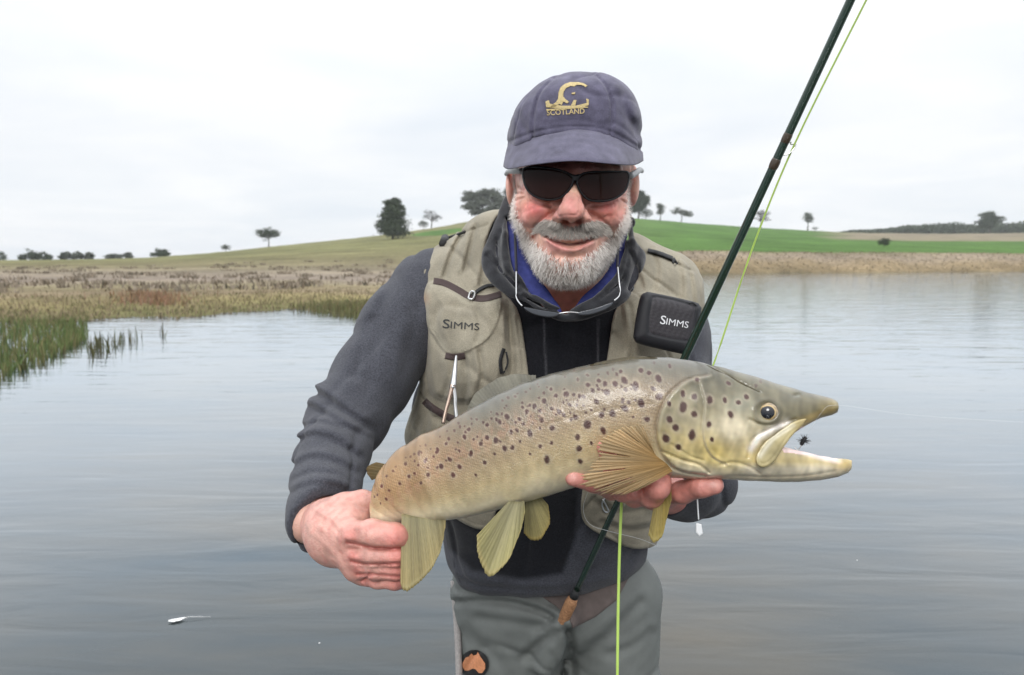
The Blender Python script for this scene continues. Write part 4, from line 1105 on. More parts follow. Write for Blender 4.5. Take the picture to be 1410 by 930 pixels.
def collar_fn(p):
    px, py = PX(p), PY(p)
    d = slab(p, COL_P, coldep, .015, .005)
    rim = chain(p, [(702, 285, 1.052, .0055), (695, 325, 1.012, .0065), (701, 370, .984, .0065), (724, 403, .968, .006), (766, 430, .955, .005)], .006)
    rim2 = chain(p, [(866, 300, 1.045, .005), (868, 335, 1.005, .006), (859, 375, .98, .0065), (828, 410, .964, .006), (792, 431, .954, .005)], .006)
    d = smin(d, np.minimum(rim, rim2), .006)
    bk_ = chain(p, [(699, 300, 1.060, .011), (706, 298, 1.105, .013), (735, 300, 1.148, .015), (785, 302, 1.158, .016), (832, 304, 1.148, .015), (858, 306, 1.105, .013), (866, 306, 1.060, .011)], .01)
    return smin(d, bk_, .008) + CLM(px, py) + .0026 * wob(p, 60, 12)
M_collar = material('charcoal_collar', (.022, .0225, .026), .9, noise=(60, 5, .5), noise2=(1600, 2, .3), sheen=.3, spec=.15, bump=('noise', 1500, .5, .001))
v, f = mesh_sdf(collar_fn, (-.06, .93, -.02), (.24, 1.20, .26), .0020); mk('jacket_collar', v, f, M_collar, person)
SHL = polymap([(700, 296), (701, 345), (710, 382), (734, 407), (765, 431), (774, 428), (757, 402), (738, 376), (726, 350), (715, 322)], 30, 3)
SHR = polymap([(864, 312), (860, 362), (848, 392), (818, 416), (793, 431), (787, 426), (808, 402), (830, 382), (846, 356), (853, 330)], 30, 3)
def shirt_fn(p):
    px, py = PX(p), PY(p)
    pm = np.minimum(SHL(px, py), SHR(px, py)) * p[1] / F
    dd_ = coldep(px, py) + .004 + .00022 * np.clip(70 - np.abs(px - 783), 0, 60)
    return smax(pm, np.abs(p[1] - dd_) - .004, .004) + .0018 * wob(p, 90, 22)
M_shirt = material('royal_blue_cotton', (.050, .060, .215), .85, noise=(120, 4, .22), spec=.2, bump=('noise', 1500, .4, .0006))
v, f = mesh_sdf(shirt_fn, (-.03, .93, -.02), (.21, 1.12, .24), .0020); mk('shirt_collar', v, f, M_shirt, person)

# ---------------------------------------------------------------- vest
VL = polymap([(700, 282), (683, 300), (672, 325), (670, 350), (684, 392), (712, 425), (722, 470), (730, 540), (735, 620), (690, 690), (672, 726), (640, 722), (560, 668), (546, 640), (552, 610), (563, 575), (577, 530), (575, 480), (571, 430), (573, 392), (590, 358), (602, 324), (614, 296), (650, 276), (690, 262)], 60, 3)
VR = polymap([(862, 290), (885, 300), (915, 312), (950, 330), (968, 355), (970, 402), (972, 440), (976, 500), (974, 560), (945, 640), (915, 720), (905, 750), (872, 756), (838, 742), (806, 722), (800, 690), (812, 620), (828, 540), (838, 480), (846, 430), (868, 400), (880, 370)], 60, 3)
VM = Map2(530, 260, 1000, 780)
for q in ([(655, 312), (648, 340), (640, 372)], [(636, 322), (622, 350), (612, 380)], [(672, 330), (668, 360), (662, 392)]): VM.fold(q, .0045, 4, (-6, 0))
for q, a_, w_, o_ in (([(625, 500), (620, 520), (612, 545)], .004, 4, (6, 0)), ([(660, 485), (664, 515), (656, 548)], .005, 4, (-6, 0)), ([(640, 495), (643, 525), (640, 552)], .003, 4, (5, 0)), ([(605, 420), (602, 445), (612, 470)], .002, 4, (5, 0)), ([(655, 425), (660, 450), (655, 470)], .0025, 4, (-5, 0)), ([(630, 418), (628, 440)], .0018, 4, (5, 0)),
    ([(712, 440), (716, 480), (722, 530)], .004, 4, (-6, 0)), ([(590, 570), (585, 600), (575, 640)], .004, 5, (7, 0)), ([(615, 590), (612, 620)], .003, 5, (7, 0)), ([(880, 345), (878, 370), (884, 395)], .003, 4, (6, 0)), ([(950, 380), (955, 420), (958, 460)], .003, 4, (-6, 0)), ([(582, 350), (580, 390), (582, 440)], .003, 4, (6, 0))): VM.fold(q, a_, w_, o_)
VM.stroke([(598, 335), (588, 375), (586, 430)], .0030, 3).stroke([(618, 326), (645, 318), (672, 309)], .0022, 1.4).stroke([(586, 345), (579, 390), (578, 450), (584, 525)], -.0022, 3)
VM.stroke([(706, 420), (714, 470), (722, 540)], -.0040, 3.5).stroke([(714, 425), (722, 470), (729, 540)], .002, 2)
VM.fold([(700, 440), (706, 490), (700, 540)], .006, 5, (-7, 0)).fold([(590, 545), (580, 580), (565, 620)], .003, 6, (7, 0))
VM.stroke([(858, 404), (884, 402), (905, 404)], .002, 1.3).stroke([(862, 345), (905, 352), (950, 372)], .0022, 1.4).stroke([(955, 378), (960, 420), (962, 480)], -.002, 3)
VM.fold([(898, 345), (905, 370), (900, 396)], .0030, 5, (6, 0)).fold([(930, 356), (938, 385), (936, 410)], .0030, 5, (6, 0)).fold([(866, 420), (872, 460), (868, 500)], .004, 4, (-6, 0))
VM.fold([(820, 690), (850, 705), (885, 700)], .005, 6).fold([(830, 720), (865, 730), (900, 725)], .004, 5)
VM.done()
PK = polymap([(583, 402), (600, 386), (640, 402), (690, 406), (702, 430), (700, 480), (690, 530), (668, 552), (632, 558), (603, 551), (590, 535), (584, 480)], 40, 3)
FL = polymap([(584, 398), (597, 386), (622, 398), (645, 412), (668, 414), (690, 407), (691, 425), (684, 450), (672, 468), (655, 480), (632, 489), (612, 486), (598, 466), (586, 448), (580, 425)], 40, 2)
PR = polymap([(856, 405), (880, 398), (940, 410), (955, 430), (958, 520), (880, 520), (862, 470)], 40, 3)
def vest_fn(p):
    px, py = PX(p), PY(p); s = p[1] / F
    t = torso_fn(p) + .0030 * wob(p, 30, 31) + .0030 * crease(p, 32, 92, .13) + .0008 * wob(p, 110, 34)
    reg = np.minimum(VL(px, py), VR(px, py)) * s
    back = np.where(p[1] > 1.215, 1.0, 0.0).astype(f4) * .0
    d = t - .013 + np.where(p[1] < 1.28, VM(px, py), 0)
    pk = np.clip(-PK(px, py) / 9, 0, 1); fl = np.clip(-FL(px, py) / 2.2, 0, 1)
    pr = np.clip(-PR(px, py) / 9, 0, 1)
    edge = np.clip(-PK(px, py) / 30, 0, 1)
    d = d - (pk * .008 + edge * .010 + fl * .0042 + pr * .008) * (p[1] < 1.22)
    d = d + np.where(p[1] < 1.2, .0012 * np.exp(-((FL(px, py) + 4.5) / .9) ** 2) + .0012 * np.exp(-((PK(px, py) + 4.5) / .9) ** 2) + .0010 * np.exp(-((np.minimum(VL(px, py), VR(px, py)) + 6) / 1.0) ** 2), 0)
    inn = t - .004
    return np.maximum(smax(d, reg, .005), -inn)
M_vest = material('khaki_cotton', col_attr=True, rough=.9, noise=(22, 6, .26), noise2=(700, 3, .22), sheen=.15, spec=.15, bump=('noise', 900, .5, .0009), bump2=('wave', 260, .15, .0005))
vv, vf = mesh_sdf(vest_fn, (-.27, .98, -.42), (.36, 1.42, .27), .0022)
x = CX + F * vv[:, 0] / vv[:, 1]; y = CY - F * vv[:, 2] / vv[:, 1]
vc = np.tile(np.array((.280, .253, .195)), (len(vv), 1))
fd_ = np.abs(FL(x, y) + 6); vc = bl(vc, (.36, .33, .255), .7 * gs(fd_, 3.0) * (y > 400) * .6)                    # pale worn seam round the flap
vc = bl(vc, (.36, .25, .17), .8 * gs(np.hypot(x - 585, (y - 412) / 1.5), 6))
for sl_ in ([(618, 326), (645, 318), (672, 309)], [(862, 345), (905, 352), (950, 372)]): vc = bl(vc, (.20, .18, .13), .6 * gs(lineseg_d(x, y, sl_), 1.4))
vest = mk('vest', vv, vf, M_vest, person, col=vc)
vest['label'] = 'khaki fishing vest with a zipped chest pocket'
M_zip = material('brown_zip', (.075, .050, .048), .6, bump=('wave', 400, .6, .001))
M_blk = material('black_webbing', (.016, .016, .017), .7, bump=('noise', 900, .4, .0005))
M_metal = material('brushed_steel', (.62, .62, .62), .28, metal=1)
def on(fn, pts, lift, d0=.98, d1=1.35):
    a = np.array(pts, float); d = surf_depth(fn, a[:, 0], a[:, 1], d0, d1) - lift
    return [(q[0], q[1], e) for q, e in zip(a, d)]
def band(name, pts, wpx, fn, lift, th, mat, parent, d0=.98, d1=1.35, taper=False):
    q = cr_smooth(pts, 6, False); tn = np.gradient(q, axis=0); tn /= np.linalg.norm(tn, axis=1)[:, None]; nn_ = np.stack([-tn[:, 1], tn[:, 0]], -1)
    rows = []
    for lay in (th, 0):
        for s in (-.5, -.36, 0, .36, .5):
            tp = np.sin(np.pi * np.linspace(.03, .97, len(q)))[:, None] ** .6 if taper else 1
            e = q + nn_ * s * wpx * tp; c = q
            d = surf_depth(fn, e[:, 0], e[:, 1], d0, d1); dc = surf_depth(fn, c[:, 0], c[:, 1], d0, d1)
            d = np.where(np.abs(d - dc) > .02, dc, d) - lift - lay * (1 if abs(s) < .45 else .3)
            rows.append(np.stack([(e[:, 0] - CX) * d / F, d, (CY - e[:, 1]) * d / F], -1))
    m = len(q); fs = []
    order = [0, 1, 2, 3, 4, 9, 8, 7, 6, 5]
    for a, b in zip(order, order[1:] + order[:1]):
        for i in range(m - 1): fs.append((a * m + i, b * m + i, b * m + i + 1, a * m + i + 1))
    return mk(name, np.concatenate(rows), fs, mat, parent)
band('pocket_zip', [(597, 387), (612, 390), (630, 399), (648, 409), (668, 411), (690, 405)], 9, vest_fn, -.001, .004, M_zip, vest)
band('waist_zip', [(584, 552), (590, 558), (600, 565), (618, 575), (645, 584)], 10, vest_fn, -.001, .004, M_zip, vest)
band('zip_pull', [(650, 407), (660, 399), (670, 394), (680, 393)], 5, vest_fn, .002, .003, M_blk, vest)
tube('zip_slider', on(vest_fn, [(645, 411), (648, 402), (654, 403), (651, 412), (645, 411)], .008), .0016, M_metal, vest)
band('pocket_tab', [(613, 490), (626, 492), (640, 490)], 9, vest_fn, .0, .003, M_zip, vest)
band('zip_pull', [(694, 480), (689, 497), (691, 515)], 5, vest_fn, .002, .003, M_blk, vest)
tube('zip_pull', on(vest_fn, [(697, 485), (699, 500), (693, 514), (688, 506)], .006), .0014, M_blk, vest)
M_thread = material('black_thread', (.030, .030, .030), .7, noise=(1200, 2, .3))
def simms(cx_, cy_, wpx, rot, hbig, hsm, fn, d0, d1, mat, parent, lift=.0002):
    c, s_ = math.cos(rot), math.sin(rot)
    relief_text('S', cx_ - wpx * .405 * c, cy_ - wpx * .405 * s_, wpx * .19, rot, fn, d0, d1, lift, .0009, mat, 'lettering', parent, bold=.006, font_h=hbig)
    relief_text('IMMS', cx_ + wpx * .105 * c - 1.0 * s_, cy_ + wpx * .105 * s_ + 1.0 * c, wpx * .78, rot, fn, d0, d1, lift, .0009, mat, 'lettering', parent, bold=.0, font_h=hsm)
simms(635, 447.5, 51, .07, 12.5, 9.5, vest_fn, 1.0, 1.2, M_thread, vest)
# cord toggle on the shoulder
tube('cord', on(vest_fn, [(613, 329), (621, 326), (631, 323), (641, 319)], .003, 1.0, 1.3), .0022, M_blk, vest)
tg = on(vest_fn, [(610, 336), (613, 328)], .008, 1.0, 1.3); tube('toggle', tg, [.0068, .0072], M_blk, vest, smooth=0)
band('shoulder_strap', [(892, 345), (908, 349), (926, 356)], 6, vest_fn, .003, .005, M_blk, vest)
band('d_ring_strap', [(926, 356), (931, 364)], 6, vest_fn, .003, .004, M_blk, vest)
# clip on the lower vest
tube('clip', on(vest_fn, [(830, 688), (835, 697), (838, 705), (832, 704), (829, 694), (833, 686)], .006, 1.05, 1.35), .0012, M_metal, vest)

# ---------------------------------------------------------------- waders
WM = Map2(560, 760, 960, 1000)
WM.fold([(628, 828), (690, 828), (740, 840), (778, 862), (786, 890)], .0080, 5).fold([(660, 850), (700, 856), (745, 862)], .005, 7).fold([(720, 905), (750, 880), (775, 868)], .006, 7)
WM.fold([(640, 870), (680, 900), (700, 930)], .004, 9).fold([(800, 905), (840, 870), (880, 830)], .006, 9).fold([(840, 900), (870, 890), (895, 870)], .004, 7).fold([(760, 900), (775, 930)], .004, 5)
WM.stroke([(784, 870), (790, 930), (793, 990)], .008, 6).done()
def wader_fn(p):
    px, py = PX(p), PY(p)
    d = ell(p, (756, 800, 1.345), (.172, .125, .13))
    l = chain(p, [(705, 820, 1.345, .105), (706, 960, 1.36, .092), (705, 1180, 1.44, .075), (705, 1420, 1.56, .06)], .03)
    r2 = chain(p, [(838, 820, 1.345, .095), (842, 960, 1.36, .085), (838, 1180, 1.44, .073), (835, 1420, 1.56, .06)], .03)
    d = smin(d, np.minimum(l, r2), .035)
    d = smin(d, cap(p, pt(776, 856, 1.205), pt(752, 915, 1.245), .017, .019), .03)                      # the rod grip tucked inside
    return d + np.where((p[1] < 1.36) & (py < 1000), WM(px, py), 0) + .003 * wob(p, 22, 41) + .0035 * crease(p, 20, 95, .12) + .0012 * wob(p, 70, 42)
M_wader = material('grey_green_wader', (.140, .150, .143), .62, noise=(18, 4, .15), noise2=(1300, 2, .12), spec=.35, bump=('noise', 1500, .25, .0005))
wv, wf = mesh_sdf(wader_fn, (-.22, 1.10, -1.58), (.36, 1.66, -.38), .005)
wad = mk('waders', wv, wf, M_wader, person); wad['label'] = 'grey green chest waders rolled down at the waist'
M_lin = material('grey_brown_lining', (.12, .095, .088), .85, noise=(60, 4, .2))
LN = polymap([(745, 822), (800, 812), (850, 800), (868, 792), (850, 826), (820, 850), (788, 866), (783, 850), (765, 835)], 30)
def lining_fn(p):
    return smax(wader_fn(p) - .0035, LN(PX(p), PY(p)) * p[1] / F, .003)
v, f = mesh_sdf(lining_fn, (.03, 1.1, -.60), (.25, 1.4, -.36), .0035); mk('lining', v, f, M_lin, wad)
M_strap = material('pale_grey_webbing', (.34, .32, .31), .8, noise=(300, 3, .2))
tube('strap', [(625, 800, 1.325), (628, 840, 1.315), (631, 890, 1.31), (633, 960, 1.32), (634, 1050, 1.365)], [.0065, .0065], M_strap, wad)
# round patch with the outline of a continent
M_pblk = material('patch_black_rubber', (.012, .012, .012), .5)
M_por = material('patch_orange', (.56, .235, .115), .6, noise=(300, 3, .2))
th = np.linspace(0, 6.283, 40)[:-1]
relief_poly('patch', [np.stack([653 + 20 * np.cos(th), 915 + 20 * np.sin(th)], -1)], wader_fn, 1.0, 1.5, .001, .003, M_pblk, wad)
aus = [(637, 913), (641, 906), (646, 904), (649, 900), (652, 903), (656, 902), (658, 898), (661, 904), (664, 908), (668, 914), (668, 921), (664, 927), (659, 927), (655, 922), (651, 921), (645, 924), (640, 924), (637, 919)]
relief_poly('patch_shape', [aus], wader_fn, 1.0, 1.5, .0045, .002, M_por, wad)
# ================================================================ the trout
trout = empty('trout', c2w(pt(820, 660, .755)))
tag(trout, 'large brown trout with dark red spots held level in both hands, mouth open', 'fish')
XT = np.array([540, 560, 580, 600, 640, 680, 720, 760, 800, 840, 880, 920, 960, 1000, 1040, 1080, 1110, 1130, 1145, 1154], f4)
TOP = np.array([636, 620, 605, 591.5, 567, 545, 527.5, 514.5, 504.5, 496.5, 491.5, 492, 498, 507.5, 519, 531.5, 540, 545, 549, 553], f4)
BOT = np.array([716, 718, 718.5, 718, 713, 703.5, 692.5, 681, 669, 661, 657, 657, 658, 655, 645, 612, 588, 577, 573, 568], f4)
THK = np.array([.017, .021, .0255, .029, .0345, .038, .040, .0415, .042, .0415, .0405, .0395, .0380, .0350, .0310, .0250, .0200, .0172, .0152, .0125], f4)
YC_X = np.array([520, 560, 600, 700, 800, 900, 1000, 1175], f4); YC_Y = np.array([.812, .800, .786, .766, .756, .746, .736, .722], f4)
JX = np.array([930, 980, 1030, 1070, 1100, 1130, 1155, 1168, 1172], f4)
JT = np.array([600, 603, 604, 605, 613, 622, 628, 630, 632], f4)
JB = np.array([656, 660, 662.5, 664, 664, 661.5, 657, 651.5, 647], f4)
JW = np.array([.030, .028, .0255, .0225, .0195, .0168, .0148, .0125, .010], f4)
def sect(p, px, py, top, bot, thk, e=2.0):
    """distance to an elliptical section of given top, bottom (pixels) and half thickness"""
    yc = np.interp(px, YC_X, YC_Y).astype(f4); s = p[1] / F
    z = (py - (top + bot) / 2) * s; hz = np.maximum((bot - top) / 2, 1.0) * s; y = p[1] - yc
    a = np.abs(z / hz) ** e + np.abs(y / thk) ** e + 1e-9
    k0 = a ** (1 / e); k1 = np.sqrt((z / hz ** 2) ** 2 + (y / thk ** 2) ** 2) + 1e-6
    return k0 * (k0 - 1) / k1
FMP = Map2(480, 470, 1190, 760)
GILL = cr_smooth([(975, 517), (945, 524), (922, 543), (908, 568), (903, 596), (908, 620), (921, 640), (940, 650), (972, 655)], 5, False)
FMP.stroke(GILL, .0020, 2.2, False); FMP.stroke(GILL + np.array([6, 0]), -.0011, 5, False)
PRE = cr_smooth([(962, 528), (969, 556), (966, 590), (969, 612), (980, 630), (999, 640)], 5, False)
FMP.stroke(PRE, .0016, 1.6, False).stroke(PRE + np.array([4, 0]), -.0012, 3, False)
FMP.stroke([(912, 622), (940, 634), (962, 640), (976, 651)], .0022, 1.8).stroke([(924, 612), (950, 628), (968, 634)], .0010, 1.5)
FMP.stroke([(992, 640), (1010, 637), (1030, 642), (1046, 652)], .0016, 2).stroke([(1032, 578), (1050, 585), (1075, 583), (1096, 577)], .0018, 1.8).stroke([(1030, 630), (1036, 606), (1056, 593), (1080, 583)], .0020, 1.8)
FMP.stroke([(966, 494), (985, 507), (1008, 520), (1048, 541)], .0014, 1.3)
th = np.linspace(0, 6.283, 25)
FMP.stroke(np.stack([1056 + 17 * np.cos(th), 567 + 15.5 * np.sin(th)], -1), -.0016, 4, False); FMP.stroke([(1056, 567), (1056.1, 567)], .0035, 13, False)
FMP.stroke([(1094, 545), (1100, 544)], .002, 2.4, False)                                           # nostril
FMP.stroke([(960, 662), (1010, 656), (1060, 657), (1110, 655), (1150, 649)], .0008, 2)
FMP.stroke([(545, 690), (600, 650), (700, 604), (800, 572), (900, 556)], .0004, 2.5)                 # lateral line
FMP.done()
def head_low(p, px, py):
    j = sect(p, px, py, np.interp(px, JX, JT).astype(f4), np.interp(px, JX, JB).astype(f4), np.interp(px, JX, JW).astype(f4), 2.2)
    j = np.maximum(j, (px - 1173) * p[1] / F); j = np.maximum(j, (925 - px) * p[1] / F)
    # the hollow floor of the open mouth
    tr = sect(p, px, py, np.interp(px, JX, JT - 12).astype(f4), np.interp(px, JX, np.minimum(JT + 16, JB - 5)).astype(f4), np.maximum(np.interp(px, JX, JW) - .0055, .001).astype(f4), 2.0)
    return smax(j, -np.maximum(tr, (1040 - px) * p[1] / F), .0025)
def fish_fn(p):
    px, py = PX(p), PY(p)
    b = sect(p, px, py, np.interp(px, XT, TOP).astype(f4), np.interp(px, XT, BOT).astype(f4), np.interp(px, XT, THK).astype(f4), 2.15)
    b = np.maximum(b, (px - 1155 + .03 * np.clip(np.abs(py - 561), 0, 13) ** 2) * p[1] / F); b = np.maximum(b, (548 - px) * p[1] / F)
    # tail wrist bending down and away into the fist: flattened sections along a bent spine
    tail = None
    q = [(600, 655, .786, 60, .029), (578, 662, .793, 53, .025), (558, 672, .800, 43, .0215), (545, 684, .804, 35, .019), (537, 699, .808, 28, .0175), (534, 718, .815, 24, .0165), (534, 745, .830, 22, .015), (536, 772, .850, 22, .012)]
    for u, v in zip(q[:-1], q[1:]):
        t, a, ba = seg_t(p, pt(*u[:3]), pt(*v[:3]))
        x_ = p[0] - a[0] - t * ba[0]; y_ = p[1] - a[1] - t * ba[1]; z_ = p[2] - a[2] - t * ba[2]
        hz = (u[3] + (v[3] - u[3]) * t) * float(u[2]) / 1000; ht = u[4] + (v[4] - u[4]) * t; rn = np.sqrt(x_ * x_ + z_ * z_)
        k0 = np.sqrt((rn / hz) ** 2 + (y_ / ht) ** 2) + 1e-9; k1 = np.sqrt((rn / hz ** 2) ** 2 + (y_ / ht ** 2) ** 2) + 1e-9
        e = k0 * (k0 - 1) / k1; tail = e if tail is None else np.minimum(tail, e)
    d = smin(b, tail, .006)
    # mouth cavity in the upper head
    cav = sect(p, px, py, np.interp(px, [1040, 1080, 1110, 1140], [604, 596, 584, 572]).astype(f4), np.interp(px, [1040, 1080, 1110, 1140], [640, 640, 640, 640]).astype(f4), np.interp(px, [1040, 1080, 1110, 1150], [.012, .017, .0145, .007]).astype(f4))
    cav = np.maximum(cav, (1050 - px) * p[1] / F)
    d = smax(d, -cav, .003)
    d = smin(d, head_low(p, px, py), .005)
    yc = np.interp(px, YC_X, YC_Y).astype(f4)
    return d + np.where(p[1] < yc + .005, FMP(px, py), 0)
l0, h0 = bb((500, 480, .86, 0), (1180, 780, .68, 0), pad=.012)
fv, ff = mesh_sdf(lambda p: fish_fn(p) + .0004 * wob(p, 160, 57, 2), l0, h0, .00125)
# ---- pigment
x = CX + F * fv[:, 0] / fv[:, 1]; y = CY - F * fv[:, 2] / fv[:, 1]
Z2 = [(838,157,18),(908,193,20),(775,182,17),(713,178,13),(673,160,12),(602,187,12),(632,222,12),(672,214,11),(720,233,18),(845,217,13),(940,94,14),(995,110,12),(1053,145,17),(1022,213,13),(1057,263,22),(943,303,20),(862,300,12),(841,337,18),(827,283,11),(758,368,18),(688,378,18),(656,293,14),(600,440,22),(538,520,17),(547,594,16),(555,675,12),(702,479,17),(522,393,14),(495,408,10),(462,247,16),(511,250,9),(548,260,12),(575,262,11),(484,313,11),(419,360,14),(447,380,12),(373,463,16),(371,340,11),(305,413,14),(295,465,10),(229,496,16),(369,559,12),(296,580,12),(338,665,17),(230,628,8),(168,550,8),(118,588,13),(66,592,13),(14,543,14),(112,489,13),(148,478,11),(165,408,11),(188,436,10),(212,356,14),(260,325,13),(320,290,13),(365,214,11),(396,257,11),(320,238,8),(229,318,9),(183,330,9),(293,355,9),(82,390,14),(40,424,12),(52,372,8),(22,373,8),(980,407,16),(893,393,8),(600,124,9),(537,152,9),(730,112,8),(813,100,10),(1025,45,8),(1125,66,10),(455,135,6),(515,95,6),(232,212,7),(280,183,6),(205,232,7),(150,243,6),(625,560,9)]
Z1 = [(320,433,11),(227,486,10),(175,525,8),(140,600,10),(195,632,8),(175,698,9),(108,665,7),(85,680,6),(130,730,6),(276,580,9),(345,525,11),(388,505,9),(490,515,12),(588,450,15),(657,400,12),(727,453,15),(680,517,15),(812,355,15),(725,335,9),(916,422,13),(1003,255,17),(932,235,16),(887,280,14),(764,232,12),(797,172,11),(625,280,11),(645,243,9),(560,335,12),(468,412,12),(420,352,10),(385,358,8),(357,378,8),(388,410,8),(320,385,6),(435,575,9),(848,515,9),(990,358,9),(935,138,13),(905,120,8),(966,90,9),(855,97,9),(765,148,7),(730,152,9),(687,182,9),(632,185,6),(578,228,6),(860,228,8),(470,290,6),(430,297,5),(508,320,5),(245,452,6)]
Z3 = [(252,313,15),(296,268,10),(250,255,10),(190,297,8),(297,343,12),(193,366,12),(216,400,13),(287,433,14),(177,447,13),(230,483,11),(361,387,10),(374,451,8),(365,282,12),(429,283,9),(486,292,9),(452,343,11),(443,211,8),(521,269,9),(580,203,6),(561,221,6),(311,195,9)]
spots = [(680 + a / 4.648, 490 + b / 4.648, c / 4.648, 0) for a, b, c in Z2] + [(500 + a / 5.47, 560 + b / 5.47, c / 5.47, 0) for a, b, c in Z1] + [(860 + a / 3.1, 460 + b / 3.1, c / 3.1, 1) for a, b, c in Z3]
re_ = np.random.default_rng(17)
for i in range(75):
    sx = re_.uniform(575, 900); sv = re_.uniform(.07, .42); sy = float(np.interp(sx, XT, TOP) + sv * (np.interp(sx, XT, BOT) - np.interp(sx, XT, TOP)))
    spots.append((sx, sy, re_.uniform(1.1, 1.9), 0))
top = np.interp(x, XT, TOP); bot = np.interp(x, XT, BOT); vv_ = np.clip((y - top) / np.maximum(bot - top, 10), 0, 1)
nz1 = wob((fv[:, 0], fv[:, 1] * .3, fv[:, 2]), 60, 51, 3); nz2 = wob((fv[:, 0], fv[:, 1] * .3, fv[:, 2]), 500, 52, 2)
fc = ramp(vv_ + .05 * nz1, [(0, (.105, .100, .080)), (.12, (.135, .120, .088)), (.3, (.228, .172, .112)), (.5, (.315, .234, .142)), (.62, (.375, .288, .170)), (.74, (.47, .37, .210)), (.84, (.62, .52, .32)), (.92, (.72, .63, .43)), (1, (.60, .52, .38))])
tl = np.clip((660 - x) / 130, 0, 1) * np.clip(1 - (vv_ - .55) / .4, 0, 1)
fc = bl(fc, (.40, .225, .095), .7 * tl)
ll = gs(lineseg_d(x, y, [(540, 690), (600, 645), (700, 588), (760, 570)]), 13); fc = bl(fc, (.33, .18, .12), .38 * ll * (nz2 > 0))
# head colours
hd = np.clip((x - 905 - 12 * np.clip((560 - y) / 50, -1, 1)) / 8, 0, 1) * (lineseg_d(x, y, GILL) < 400)
ing = polymap(np.vstack([GILL, [(1200, 655), (1200, 470), (990, 470)]]), 30)
hd = np.clip(-ing(x, y) / 3, 0, 1)
hc_ = ramp(y - np.interp(x, [900, 1000, 1150], [0, 12, 48]), [(488, (.095, .088, .058)), (515, (.125, .112, .070)), (545, (.21, .185, .115)), (575, (.32, .275, .170)), (600, (.46, .37, .18)), (625, (.52, .42, .19)), (645, (.62, .55, .41)), (665, (.58, .54, .47))])
hc_ = bl(hc_, (.66, .58, .42), .85 * gs(np.hypot((x - 1008) / 1.1, (y - 590)), 22))
hc_ = bl(hc_, (.56, .43, .14), .7 * gs(np.hypot((x - 985) / 1.2, (y - 622)), 15))
hc_ = bl(hc_, (.20, .205, .165), .6 * gs(np.hypot((x - 1020) / 1.6, (y - 558)), 14))
hc_ = bl(hc_, (.33, .26, .11), .8 * gs(np.hypot(x - 1143, y - 562), 14))
hc_ = bl(hc_, (.48, .36, .15), .8 * gs(lineseg_d(x, y, [(1145, 567), (1112, 578), (1085, 600)]), 6))
hc_ = bl(hc_, (.58, .53, .43), .8 * np.clip((y - 636) / 10, 0, 1) * np.clip((x - 1000) / 30, 0, 1))
hc_ = bl(hc_, (.42, .31, .12), .85 * gs(np.hypot((x - 1163) / 1.5, y - 639), 11))
hc_ = bl(hc_, (.76, .71, .66), .85 * gs(lineseg_d(x, y, [(1034, 618), (1046, 602), (1064, 591), (1084, 582)]), 5))
hc_ = bl(hc_, (.09, .08, .05), .7 * gs(np.hypot(x - 1056, y - 567) - 17, 5))
hc_ = bl(hc_, (.09, .085, .06), .65 * gs(lineseg_d(x, y, [(1080, 549), (1098, 546), (1104, 541)]), 6))
mo = wob((fv[:, 0], fv[:, 1], fv[:, 2]), 130, 58, 3); hc_ = hc_ * (1 + .22 * nz1 + .10 * nz2 + .26 * mo)[:, None]
fc = bl(fc, hc_, hd)
inside = (lineseg_d(x, y, [(1078, 612), (1100, 608), (1135, 612)]) < 21) & (np.abs(fv[:, 1] - np.interp(x, YC_X, YC_Y)) < np.interp(x, [1040, 1080, 1110, 1150, 1170], [.010, .0195, .0165, .010, .004])) & (y > 575) & (y < 646)
fc[inside] = np.array((.68, .50, .48)) * (1 + .1 * nz2[inside])[:, None]
jl = np.clip(1.6 - np.abs(y - np.interp(x, JX, JT) - 4.0) / 6.0, 0, 1) * (x > 1068) * np.clip((1162 - x) / 14, 0, 1) * (y > 610); fc = bl(fc, (.76, .63, .60), .95 * jl)
gl = gs(lineseg_d(x, y, GILL), 2.2); fc = bl(fc, (.42, .37, .27), .3 * gs(lineseg_d(x, y, GILL + np.array([4, 0])), 2.0)); fc = bl(fc, (.17, .125, .085), .42 * gl)
fc = bl(fc, (.50, .45, .34), .5 * gs(lineseg_d(x, y, PRE + np.array([2, 0])), 1.6))
# spots with pale haloes
rs = np.random.default_rng(8)
halo = np.zeros(len(x)); core = np.zeros(len(x)); red = np.zeros(len(x))
for (sx, sy, sr, hd_) in spots:
    sr = sr * 1.27; a = rs.uniform(-.6, .6) + 1.2; e = rs.uniform(1.0, 1.35); m = np.hypot(x - sx, y - sy) < sr * 4
    if not m.any(): continue
    dx, dy = x[m] - sx, y[m] - sy; u = dx * math.cos(a) + dy * math.sin(a); w_ = -dx * math.sin(a) + dy * math.cos(a)
    dist = np.hypot(u / e, w_ * (e ** .5)) * (1 + .18 * nz2[m]) / sr
    tv = (sy - np.interp(sx, XT, TOP)) / 160; st = np.clip(.55 + tv * 2.5, .6, 1) if sr < 2.6 else 1
    halo[m] = np.maximum(halo[m], np.clip(1.9 - dist, 0, .8) * (1.0 if (sr > 2.2 or hd_) else .5) * np.clip(tv * 4, .2, 1)); core[m] = np.maximum(core[m], np.clip((1.08 - dist) / .35, 0, 1) * st)
    red[m] = np.where(dist < 1.2, np.clip((700 - sx) / 150, 0, 1) * rs.uniform(.4, 1), red[m])
fc = bl(fc, (.48, .40, .30), .42 * halo)
fc = bl(fc, (.050, .020, .017), core * .97); fc = bl(fc, (.16, .032, .020), core * np.maximum(red, .12) * .55)
